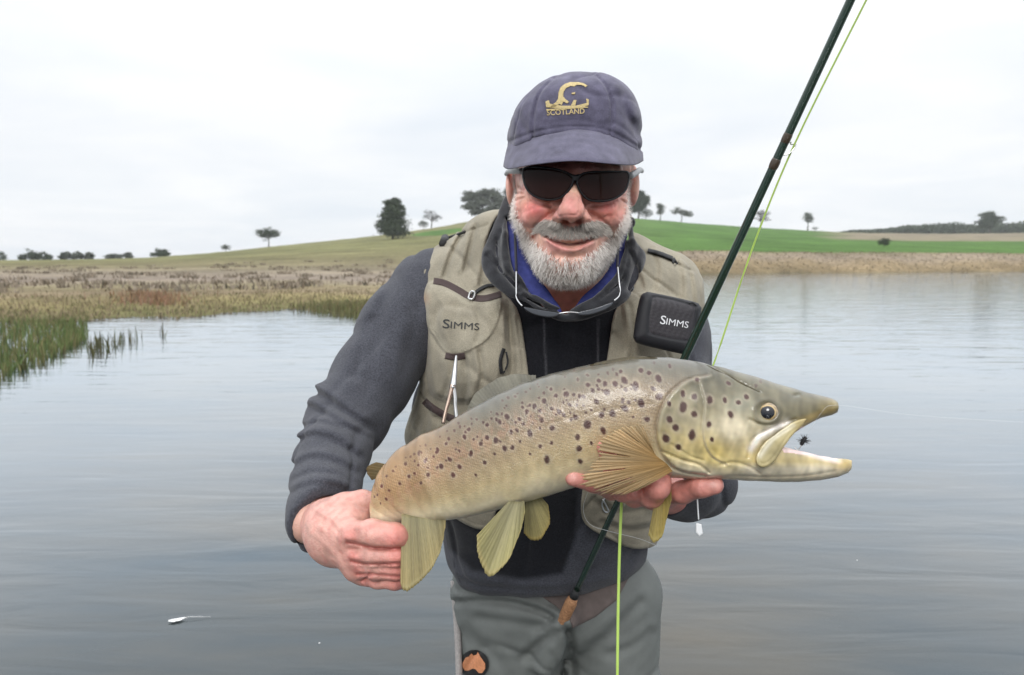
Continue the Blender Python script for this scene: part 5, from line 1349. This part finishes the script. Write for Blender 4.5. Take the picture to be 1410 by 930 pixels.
# glint of single scales painted into the colour as fine ticks on the flank
tick = np.sin((x * .77 + y * .64) * 1.55 + 1.3 * nz1) * np.sin((x * -.55 + y * .83) * 1.75 + nz1)
fl = np.clip(1 - np.abs(vv_ - .40) / .36, 0, 1) * (1 - hd) * (1 - core)
fc = fc * (1 + .34 * tick * fl + .10 * nz2)[:, None]
fc = fc * (1 + .07 * nz1)[:, None]
def fish_mat():
    m = material('wet_trout_skin', col_attr=True, rough=.28, spec=.5, coat=.35, sss=.08, sss_scale=.003)
    t = m.node_tree; N, L = t.nodes, t.links; b = N['Principled BSDF']; b.inputs['Coat Roughness'].default_value = .05
    tcn = N.new('ShaderNodeTexCoord'); mp = N.new('ShaderNodeMapping'); mp.inputs['Scale'].default_value = (560, 60, 620); mp.inputs['Rotation'].default_value = (0, .45, 0)
    L.new(tcn.outputs['Object'], mp.inputs[0])
    vo = N.new('ShaderNodeTexVoronoi'); vo.inputs['Scale'].default_value = 1.0; L.new(mp.outputs[0], vo.inputs['Vector'])
    at = N.new('ShaderNodeAttribute'); at.attribute_name = 'scaly'
    bp = N.new('ShaderNodeBump'); bp.inputs['Distance'].default_value = .0009; bp.invert = True
    mu = N.new('ShaderNodeMath'); mu.operation = 'MULTIPLY'; mu.inputs[1].default_value = .38; L.new(at.outputs['Fac'], mu.inputs[0]); L.new(mu.outputs[0], bp.inputs['Strength'])
    L.new(vo.outputs['Distance'], bp.inputs['Height']); L.new(bp.outputs[0], b.inputs['Normal'])
    # uneven film of slime: fine relief under the clear wet coat
    nz_ = N.new('ShaderNodeTexNoise'); nz_.inputs['Scale'].default_value = 150; nz_.inputs['Detail'].default_value = 4; L.new(tcn.outputs['Object'], nz_.inputs['Vector'])
    b2 = N.new('ShaderNodeBump'); b2.inputs['Strength'].default_value = .35; b2.inputs['Distance'].default_value = .0012; L.new(nz_.outputs['Fac'], b2.inputs['Height']); L.new(b2.outputs[0], b.inputs['Coat Normal'])
    return m
M_fish = fish_mat()
scal = np.clip((1 - hd) * np.clip((vv_ - .05) / .15, .25, 1) * np.clip((1.02 - vv_) / .2, .3, 1), 0, 1)
mk('body', fv, ff, M_fish, trout, col=np.clip(fc, .005, .9), attrs={'scaly': scal})
# upper jaw plate
MX = polymap([(1112, 576), (1104, 588), (1088, 604), (1076, 622), (1066, 636), (1055, 643), (1046, 643), (1041, 636), (1043, 624), (1052, 610), (1066, 598), (1084, 586), (1100, 578)], 20, 3, .5)
def maxd(px, py): return (np.interp(px, [1035, 1075, 1115], [.7035, .7065, .7085])).astype(f4)
v, f = mesh_sdf(lambda p: slab(p, MX, maxd, .0046, .0020) + .0005 * wob(p, 260, 60, 2) + .0006 * np.exp(-((MX(PX(p), PY(p)) + 5) / 1.5) ** 2), *bb((1035, 570, .69, 0), (1118, 650, .72, 0), pad=.01), .0009)
xx = CX + F * v[:, 0] / v[:, 1]; yy = CY - F * v[:, 2] / v[:, 1]
mc = np.tile(np.array((.44, .37, .19)), (len(v), 1)); mc = mc * (1 + .30 * wob((v[:, 0], v[:, 1], v[:, 2]), 220, 59, 3))[:, None]; mc = bl(mc, (.62, .58, .46), .7 * gs(lineseg_d(xx, yy, [(1046, 628), (1064, 604), (1092, 586)]), 4)); mc = bl(mc, (.40, .30, .12), .6 * np.clip((xx - 1085) / 25, 0, 1))
M_jaw = material('wet_jaw_skin', col_attr=True, rough=.3, spec=.5, coat=.3)
mk('maxilla', v, f, M_jaw, trout, col=mc)
# eye
def eye():
    ec = pt(1056, 567.5, .7045 + .0095); R_ = .0128
    ax = -ec / np.linalg.norm(ec); ax = ax * .75 + np.array([0, -1, 0]) * .25; ax /= np.linalg.norm(ax)
    yb = -ax; xb = np.cross(yb, (0, 0, 1.0)); xb /= np.linalg.norm(xb); Q_ = np.stack([xb, yb, np.cross(xb, yb)], 1)      # looks towards the open water on its side
    n1_, n2_ = 40, 48; vs = []; cs = []
    for i in range(n1_ + 1):
        th_ = math.pi * .62 * i / n1_
        for j in range(n2_):
            ph = 2 * math.pi * j / n2_
            v = ec + R_ * (Q_ @ np.array([math.sin(th_) * math.cos(ph), -math.cos(th_), math.sin(th_) * math.sin(ph) * .96])); vs.append(v)
            a = math.sin(th_) * R_ / .705 * 1000 if th_ < math.pi / 2 else 99
            a *= 1 + .04 * math.cos(ph - .6)
            if a < 9.2: c = (.004, .005, .009)
            elif a < 10.8: c = (.50, .36, .16)
            elif a < 14.0: c = np.array((.33, .25, .15)) * (1 + .25 * math.sin(ph * 9 + a))
            else: c = (.05, .042, .028)
            cs.append(c)
    fs = [(i * n2_ + j, (i + 1) * n2_ + j, (i + 1) * n2_ + (j + 1) % n2_, i * n2_ + (j + 1) % n2_) for i in range(n1_) for j in range(n2_)]
    mk('eye', np.array(vs), fs, material('fish_eye', col_attr=True, rough=.05, spec=.6, coat=.5), trout, col=np.array(cs))
eye()
# ---------------------------------------------------------------- fins: fans of rays
def fin_mat(name):
    m = material(name, col_attr=True, rough=.38, spec=.45)
    t = m.node_tree; N, L = t.nodes, t.links; b = N['Principled BSDF']; o_ = [n for n in N if n.type == 'OUTPUT_MATERIAL'][0]
    tr = N.new('ShaderNodeBsdfTranslucent'); at = N.new('ShaderNodeAttribute'); at.attribute_name = 'Col'; L.new(at.outputs['Color'], tr.inputs[0])
    mxs = N.new('ShaderNodeMixShader'); mxs.inputs[0].default_value = .5; L.new(b.outputs[0], mxs.inputs[1]); L.new(tr.outputs[0], mxs.inputs[2]); L.new(mxs.outputs[0], o_.inputs[0])
    return m
M_fin = fin_mat('fin_membrane')
def fin(name, base, tip, nray, colb, colt, seed, amp=.00032, fray=.012, nv=20, parent=None, bow=.0, edge=None, split=()):
    """base and tip: (px, py, depth) polylines matched ray by ray"""
    r = np.random.default_rng(seed); nray = int(nray * 1.6); n = nray * 4 + 1
    B0 = cr_smooth(base, 8, False); T0 = cr_smooth(tip, 8, False)
    def res(q):
        l = np.r_[0, np.cumsum(np.linalg.norm(np.diff(q[:, :2], axis=0), axis=1))]; l /= l[-1]
        return np.stack([np.interp(np.linspace(0, 1, n), l, q[:, i]) for i in range(3)], -1)
    B0, T0 = res(B0), res(T0)
    jt = np.convolve(r.normal(0, 1, n + 8), np.ones(9) / 9, 'valid') * 3.0; T0[:, 0] += jt * .5; T0[:, 1] += np.roll(jt, 5) * .5
    k = np.arange(n); ray = np.cos(k / 4 * 2 * math.pi)           # +1 on a ray, -1 between two
    fr = 1 - fray * (1 - ray) * .5 - fray * 1.3 * np.repeat(r.uniform(0, 1, nray + 1), 4)[:n]
    vs = []; cs = []
    for j in range(nv):
        t = j / (nv - 1)
        tt = (t * fr)[:, None]
        q = B0 * (1 - tt) + T0 * tt
        q[:, 2] += -amp * ray * (.4 + .6 * t) - bow * math.sin(math.pi * t)
        q[:, 1] += .8 * math.sin(math.pi * t) * np.sin(k * .5)
        vs.append(np.array([pt(*u) for u in q]))
        c = np.array(colb) * (1 - t) + np.array(colt) * t
        c = c[None] * (1 + (.055 * ray + .05 * r.normal(0, 1, n) + .14 * np.sin(k * .13 + seed) + .08 * np.sin(k * .47 + 2 * seed))[:, None])
        if edge is not None and t > .93: c = c * .5 + np.array(edge)[None] * .5
        cs.append(c)
    f_ = np.concatenate(vs); m = n * nv
    back = f_ + np.array([0, .0009, 0]); V_ = np.concatenate([f_, back]); C_ = np.concatenate(cs * 2)
    fs = []
    for j in range(nv - 1):
        for i in range(n - 1):
            if (i // 4) in split and j > nv * .45 and i % 4 in (1, 2): continue
            a = j * n + i; fs.append((a, a + 1, a + n + 1, a + n)); fs.append((a + m, a + n + m, a + n + 1 + m, a + 1 + m))
    for i in range(n - 1):
        a = (nv - 1) * n + i; fs.append((a, a + 1, a + 1 + m, a + m)); fs.append((i, i + m, i + 1 + m, i + 1))
    for j in range(nv - 1):
        a = j * n; fs.append((a, a + n, a + n + m, a + m)); a = j * n + n - 1; fs.append((a, a + m, a + n + m, a + n))
    return mk(name, V_, fs, M_fin, parent or trout, col=np.clip(C_, .01, .9))
fin('anal_fin', [(553, 708, .780), (575, 711, .779), (596, 712, .779), (614, 712, .780)], [(551, 806, .756), (558, 816, .755), (572, 808, .756), (592, 788, .759), (606, 762, .763), (613, 728, .772)], 15,
    (.40, .36, .20), (.44, .36, .16), 1, edge=(.55, .48, .25))
fin('pelvic_fin', [(702, 689, .748), (712, 691, .747), (722, 690, .748)], [(656, 738, .715), (657, 762, .712), (664, 783, .711), (674, 795, .711), (690, 784, .713), (706, 760, .716), (718, 728, .724), (723, 705, .732)], 14,
    (.42, .39, .24), (.47, .43, .20), 2, edge=(.58, .48, .22))
fin('pelvic_fin', [(724, 686, .775), (733, 684, .775), (742, 680, .775)], [(722, 735, .775), (730, 744, .774), (740, 745, .773), (751, 735, .773), (758, 716, .774), (755, 696, .775)], 11,
    (.38, .35, .19), (.42, .36, .15), 3, edge=(.55, .42, .14))
fin('pectoral_fin', [(903, 628, .7075), (912, 634, .7045), (920, 641, .704), (926, 649, .707)],
    [(884, 584, .697), (866, 583, .694), (848, 588, .692), (832, 596, .691), (821, 607, .691), (818, 620, .691), (812, 633, .690), (803, 642, .690), (799, 652, .690), (797, 662, .692), (800, 672, .694), (818, 680, .696), (845, 683, .700), (875, 678, .704)], 22,
    (.42, .255, .085), (.60, .46, .27), 4, amp=.0004, fray=.07, bow=.006, split=(5, 13, 19, 24, 27))
fin('pectoral_fin', [(906, 668, .756), (916, 664, .752), (924, 662, .750)], [(893, 738, .744), (899, 748, .742), (908, 745, .742), (914, 735, .744), (925, 690, .748)], 8, (.36, .28, .08), (.44, .35, .10), 5, edge=(.6, .5, .2))
fin('dorsal_fin', [(646, 566, .769), (672, 552, .767), (700, 538, .766), (738, 522, .764)], [(642, 566, .788), (652, 545, .792), (676, 526, .794), (704, 516, .792), (738, 517, .775)], 15, (.20, .185, .14), (.25, .235, .18), 6, fray=.01)
fin('adipose_fin', [(534, 640, .803), (529, 650, .804), (523, 659, .805)], [(518, 637, .806), (508, 642, .808), (506, 652, .809), (512, 662, .808)], 6, (.20, .16, .075), (.22, .155, .07), 7, fray=.0, amp=.0003)
fin('tail_fin', [(527, 775, .852), (536, 778, .854), (546, 775, .852)], [(500, 800, .88), (515, 812, .885), (535, 808, .885), (552, 800, .88)], 12, (.25, .2, .1), (.22, .17, .08), 8)
# wet strip of weed on the back
M_weed = material('wet_weed', (.055, .042, .016), .35, noise=(300, 3, .4), spec=.5)
def weed(name, q, wpx, parent):
    return band(name, q, wpx, fish_fn, -.0006, .0014, M_weed, parent, .66, .86, taper=True)
w1 = weed('weed_strand', [(812, 503), (840, 498), (870, 493.5), (905, 492.8)], 5, None); tag(w1, 'dark strip of wet weed along the back of the trout', 'weed', 'weed on the trout')
w2 = weed('weed_strand', [(968, 500), (980, 506), (990, 511), (1003, 517), (1020, 527), (1046, 540)], 2.2, None); tag(w2, 'thin weed thread across the crown of the trout head', 'weed', 'weed on the trout')
# ================================================================ gear
# ---------------------------------------------------------------- fly rod
M_rod = material('dark_green_varnish', (.010, .030, .018), .18, spec=.5, coat=.6)
M_wrap = material('brown_thread_wrap', (.050, .032, .018), .3, coat=.5)
M_cork = material('cork', (.33, .17, .085), .8, noise=(250, 5, .45), bump=('noise', 500, .5, .001))
M_chrome = material('guide_wire', (.55, .55, .52), .2, metal=1)
ra, rb = pt(790, 822, 1.170), pt(945, 488, .93); rdir = rb - ra
def rp(t): return ra + rdir * t
def tube3(name, q, r, mat, parent, n=16):
    rr_ = np.interp(np.linspace(0, 1, len(q)), np.linspace(0, 1, len(np.atleast_1d(r))), np.atleast_1d(r))
    v, f = tube_mesh(np.asarray(q), rr_, n); return mk(name, v, clean(f), mat, parent)
rod = empty('fly_rod', c2w(rp(-.06))); tag(rod, 'dark green fly rod tucked under the arm and rising out of the picture', 'fishing rod')
tube3('blank', [rp(t) for t in np.linspace(-.02, 5.2, 40)], [.0044, .0050, .0042, .0036, .0028, .0018], M_rod, rod)
tube3('handle', [rp(t) for t in (-.3, -.25, -.2, -.1, -.03, .0)], [.008, .0085, .009, .0095, .010, .007], M_cork, rod)
tube3('winding_check', [rp(.0), rp(.035)], [.0075, .006], M_blk, rod)
def t_at(py_):
    ts = np.linspace(0, 2.4, 400); pp = np.array([rp(t) for t in ts]); return float(np.interp(-py_, -(CY - F * pp[:, 2] / pp[:, 1]), ts))
tA, tB, tC, tD = t_at(230), t_at(216), t_at(203), t_at(184)
def bulge(a, b, r): return [rp(a + (b - a) * u) for u in np.linspace(0, 1, 7)], [r * .8, r, r, r, r * .8]
q, r_w = bulge(t_at(234), t_at(217), .0053); tube3('thread_wrap', q, r_w, M_wrap, rod)
q, r_w = bulge(t_at(199), t_at(181), .0050); tube3('thread_wrap', q, r_w, M_wrap, rod)
sd_ = np.array([1.0, .05, .45]); sd_ /= np.linalg.norm(sd_)
lg = rp(t_at(216)) + sd_ * .004; ug = rp(t_at(201)) + sd_ * .004; gx = (lg + ug) / 2 + sd_ * .0115
rdu = rdir / np.linalg.norm(rdir); side = np.cross(sd_, rdu)
tube3('guide', cr_smooth([lg, lg + sd_ * .008 + side * .004, gx + sd_ * .003 + side * .001, gx - side * .005, ug + sd_ * .006 - side * .001, ug], 6, False), .0007, M_chrome, rod, 8)
th = np.linspace(0, 6.283, 19); u1 = np.cross(rdu, sd_)
tube3('winding_ring', [rp(t_at(216)) + .0046 * (math.cos(a) * sd_ + math.sin(a) * u1) for a in th], .0007, M_chrome, rod, 8)
# ---------------------------------------------------------------- fly line
M_line = material('chartreuse_line', (.50, .70, .16), .45, spec=.4)
ln = empty('fly_line', c2w(pt(852, 930, .82))); tag(ln, 'yellow green fly line running along the rod and hanging below the trout', 'fishing line')
g_ = gx / gx[1]; gpx, gpy = CX + F * gx[0] / gx[1], CY - F * gx[2] / gx[1]
tube('line_along_rod', [(1253, -120, .66), (1193, 0, .715), (gpx + 1, gpy, gx[1] - .001), (1035, 345, .85), (985, 495, .905), (950, 580, .945)], [.0009, .0010, .0011, .0011], M_line, ln, smooth=6)
tube('line_below_fish', [(858, 662, .79), (856, 690, .80), (853, 760, .81), (851, 850, .82), (850, 940, .83), (849, 1100, .86)], .00165, M_line, ln)
M_mono = material('clear_nylon', (.75, .78, .8), .2, spec=.6)
ld = empty('leader', c2w(pt(1250, 570, .68))); tag(ld, 'fine clear leader stretching right from the trout snout', 'fishing line')
tube('nylon', [(1109, 604, .712), (1130, 570, .698), (1152, 558, .70), (1240, 570, .69), (1330, 577, .68), (1420, 582, .67), (1600, 590, .65)], .00007, M_mono, ld, 6)
lp = empty('leader_loop', c2w(pt(850, 720, .85))); tag(lp, 'slack loop of clear leader hanging below the hand under the trout', 'fishing line')
tube('nylon', [(812, 672, .80), (803, 700, .83), (812, 722, .85), (840, 732, .86), (880, 742, .87), (905, 752, .88)], .0002, M_mono, lp, 6)
# ---------------------------------------------------------------- fly in the mouth
M_fly = material('black_hackle', (.012, .011, .012), .7)
fl_ = empty('fly', c2w(pt(1107, 612, .715))); tag(fl_, 'small black fly hooked in the open mouth of the trout', 'fly')
fc0 = pt(1107, 607, .713)
tube('fly_body', [(1103, 613, .714), (1107, 606, .713), (1110, 602, .712)], [.0016, .0024, .0012], M_fly, fl_)
r = np.random.default_rng(4); parts = []
for i in range(46):
    d = r.normal(0, 1, 3); d /= np.linalg.norm(d); s = fc0 + d * .001
    parts.append(tube_mesh([s, s + d * r.uniform(.003, .0068)], [.00028, .00012], 4))
v, f = join(parts); mk('hackle', v, clean(f), M_fly, fl_)
tube('hook', [(1110, 602, .712), (1106, 609, .713), (1102, 616, .714), (1098, 620, .715), (1095, 616, .716)], .0004, M_chrome, fl_)
# ---------------------------------------------------------------- pale tag dangling under the finger
tgt = empty('dangling_tag', c2w(pt(963, 740, .765))); tag(tgt, 'small white tag dangling on a thread from the finger under the trout head', 'tag')
tube('thread', [(960, 683, .745), (961, 700, .75), (962, 716, .752)], .0007, M_mono, tgt)
tm = polymap([(958.5, 720), (966, 722), (968, 735), (963, 739), (958, 733)], 10, 0, .5)
v, f = mesh_sdf(lambda p: slab(p, tm, lambda a, b: a * 0 + .753, .002, .0006), *bb((955, 716, .745, 0), (971, 742, .757, 0), pad=.004), .0007)
mk('plate', v, f, material('white_plastic', (.72, .73, .74), .4), tgt)
# ---------------------------------------------------------------- forceps hanging from the vest pocket
fo = empty('forceps', c2w(pt(620, 585, 1.03))); tag(fo, 'steel forceps hanging from the vest pocket tab', 'forceps')
zd = 1.012
tube('jaws', [(628.5, 490, zd + .012), (627, 505, zd + .006), (625, 525, zd), (623.5, 534, zd - .002)], [.0016, .003, .0042, .005], M_metal, fo)
tube('handle', [(623, 530, zd - .002), (626.5, 545, zd - .004), (627, 560, zd - .006), (629, 577, zd - .008)], [.0042, .0030, .0026, .0030], M_metal, fo)
tube('handle', [(624, 530, zd - .003), (618.5, 550, zd - .005), (614, 566, zd - .007), (610, 584, zd - .009)], [.0042, .0030, .0026, .0028], material('copper_tinted_steel', (.62, .47, .38), .3, metal=1), fo)
tube('pivot', [(623.5, 533, zd - .009), (623.5, 533, zd - .003)], [.0022, .0022], M_metal, fo, smooth=0)
# ---------------------------------------------------------------- fly box on the other chest
bxr = empty('fly_box', c2w(pt(918, 490, 1.03))); tag(bxr, 'black hard fly box with white lettering clipped on the vest', 'box')
BXP = polymap([(889, 402.5), (900, 403), (955, 415), (964, 421), (966, 430), (955, 480), (948, 488), (938, 488), (882, 475), (873, 468), (872, 458), (880, 412)], 30, 3, .5)
BXI = polymap([(905, 409), (950, 419.5), (958, 427), (953, 462), (946, 470), (900, 461), (893, 452), (897, 416)], 30, 2, .5)
def bxd(px, py): return 1.035 + (px - 918) * .00016 + (py - 445) * .00006
def box_fn(p):
    px, py = PX(p), PY(p)
    d = slab(p, BXP, bxd, .036, .010)
    s = np.abs(p[1] - (bxd(px, py) - .018)); seam = .0018 * np.exp(-(s / .0016) ** 2)
    face = p[1] < bxd(px, py) - .024
    return d + seam + np.where(face, .0016 * np.exp(-(BXI(px, py) / 1.6) ** 2) + .0008 * np.clip(-BXI(px, py) / 2, 0, 1), 0)
v, f = mesh_sdf(box_fn, *bb((868, 398, .98, 0), (970, 492, 1.06, 0), pad=.015), .0014)
x_ = CX + F * v[:, 0] / v[:, 1]; y_ = CY - F * v[:, 2] / v[:, 1]
bc_ = np.tile(np.array((.017, .017, .020)), (len(v), 1)); pn = np.clip(-BXI(x_, y_) / 1.5, 0, 1) * (v[:, 1] < 1.02)
bc_ = bl(bc_, (.032, .029, .033), pn); sp_k = wob((v[:, 0], v[:, 1], v[:, 2]), 2600, 71, 1); bc_ = bc_ * (1 + .5 * (np.clip(sp_k, -.6, 1) * pn))[:, None]
mk('case', v, f, material('black_moulded_plastic', col_attr=True, rough=.55, spec=.4, bump=('noise', 1800, .4, .0005)), bxr, col=bc_)
M_white = material('white_print', (.70, .71, .73), .5)
simms(929, 443.5, 39.5, .17, 12, 9, box_fn, .97, 1.05, M_white, bxr, .0002)
tube('clip', on(box_fn, [(949, 418), (954, 417), (959, 421)], .001, .96, 1.08), .0010, M_blk, bxr)
# ---------------------------------------------------------------- reading glasses hanging at the neck
hg = empty('reading_glasses', c2w(pt(782, 436, .95))); tag(hg, 'thin steel reading glasses hanging on a cord below the beard', 'glasses')
M_cord = material('dark_cord', (.02, .02, .03), .7)
tube('temple', [(711, 371, .965), (711, 395, .955), (711.5, 411, .948), (719, 421.5, .940)], .0011, M_metal, hg)
tube('temple', [(850, 364, .968), (852, 385, .958), (853.5, 405, .950), (846, 414, .940)], .0011, M_metal, hg)
tube('cord', [(709, 318, 1.0), (710, 345, .98), (711, 374, .964)], .0019, M_cord, hg)
tube('cord', [(852, 322, 1.0), (851, 345, .98), (850, 368, .966)], .0019, M_cord, hg)
def ring(name, q, d, mat, r): return tube(name, [(a, b, d) for a, b in q] + [(q[0][0], q[0][1], d)], r, mat, hg, smooth=6)
LG = [(722, 423), (745, 427), (768, 430.5), (770, 433.5), (758, 437), (738, 434), (725, 428)]
RG = [(796, 430), (820, 424), (843, 416), (842, 421), (830, 428), (812, 433.5), (798, 434)]
for qq in (LG, RG):
    ring('rim', qq, .938, M_frame, .0007)
    gm = polymap(qq, 12, 4, .5)
    v, f = mesh_sdf(lambda p: slab(p, gm, lambda a, b: a * 0 + .9385, .0016, .0006), *bb((qq[0][0] - 10, 410, .93, 0), (qq[0][0] + 60, 442, .945, 0), pad=.004), .0008)
    mk('lens', v, f, material('tinted_reading_lens', (.05, .055, .065), .08, spec=.5), hg)
tube('bridge', [(769, 432, .938), (783, 430, .936), (797, 431, .938)], .0009, M_metal, hg)
# ---------------------------------------------------------------- on the water
M_feather = material('white_feather', (.75, .75, .74), .7)
fe_d = 1.2 / math.sin(math.atan((856 - CY) / F) + PITCH)
def on_water(px, py):
    t = np.array([(px - CX) / F, 1, (CY - py) / F]); w_ = RCW @ t; k = CAMZ / -w_[2]; return np.array([0, 0, CAMZ]) + w_ * k
a, b = on_water(232, 858), on_water(258, 853); c = on_water(312, 849)
c = b + (c - b) * .6
ft = empty('feather', (a + b) / 2); tag(ft, 'white feather floating on the water in the lower left', 'feather')
n = 14; vs = []; dirf = (b - a) / np.linalg.norm(b - a); nf = np.array([-dirf[1], dirf[0], 0])
for i in range(n + 1):
    t = i / n; w_ = .012 * math.sin(math.pi * min(t * 1.05 + .06, 1)) * (1 + .2 * math.sin(i * 5)); m_ = a + (b - a) * t
    vs += [m_ - nf * w_ + np.array([0, 0, .006]), m_ + np.array([0, 0, .010]), m_ + nf * w_ + np.array([0, 0, .005])]
fs = []
for i in range(n):
    for k in (0, 1): fs.append((i * 3 + k, i * 3 + k + 1, i * 3 + k + 4, i * 3 + k + 3))
mk('vane', np.array(vs), fs, M_feather, ft, frame='W')
v, f = tube_mesh([b + (0, 0, .009), (b + c) / 2 + (0, 0, .006), c + (0, 0, .003)], [.0008, .0006, .0003], 6); mk('quill', v, clean(f), M_feather, ft, frame='W')
for i, (px_, py_, lab) in enumerate(((440, 886, 'white foam fleck on the water left of the waders strap'), (1180, 772, 'white foam fleck on the water right of the dangling tag'))):
    c = on_water(px_, py_); r = np.random.default_rng(i); m_ = 9; th_ = np.arange(m_) * 6.283 / m_; rad = .0026 * r.uniform(.5, 1.3, m_)
    ringv = np.stack([c[0] + rad * np.cos(th_), c[1] + rad * np.sin(th_) * 1.2, np.full(m_, .001)], -1)
    vs = np.vstack([ringv, ringv * [1, 1, 0] * .5 + c * [.5, .5, 0] + [0, 0, .002], [[c[0], c[1], .0023]]])
    fs = [(k, (k + 1) % m_, m_ + (k + 1) % m_, m_ + k) for k in range(m_)] + [(m_ + k, m_ + (k + 1) % m_, 2 * m_) for k in range(m_)]
    o = mk('foam_fleck', vs, fs, M_feather, None, frame='W'); tag(o, lab, 'foam', 'flecks floating on the lake')
# ---------------------------------------------------------------- the air over the lake
def haze():
    x0, x1, y0, y1, z0, z1 = -1600, 1600, -700, 2550, -6, 60
    v = [(x, y, z) for z in (z0, z1) for y in (y0, y1) for x in (x0, x1)]
    f = [(0, 2, 3, 1), (4, 5, 7, 6), (0, 1, 5, 4), (2, 6, 7, 3), (0, 4, 6, 2), (1, 3, 7, 5)]
    m = bpy.data.materials.new('moist_air'); m.use_nodes = True; t = m.node_tree
    t.nodes.remove(t.nodes['Principled BSDF'])
    pv = t.nodes.new('ShaderNodeVolumePrincipled'); pv.inputs['Color'].default_value = (.93, .96, 1, 1); pv.inputs['Density'].default_value = .00022
    t.links.new(pv.outputs[0], t.nodes['Material Output'].inputs['Volume'])
    o = mk('haze', np.array(v, float), f, m, frame='W', smooth=False); tag(o, 'thin haze over the lake and hills', 'haze', kind='stuff')
haze()
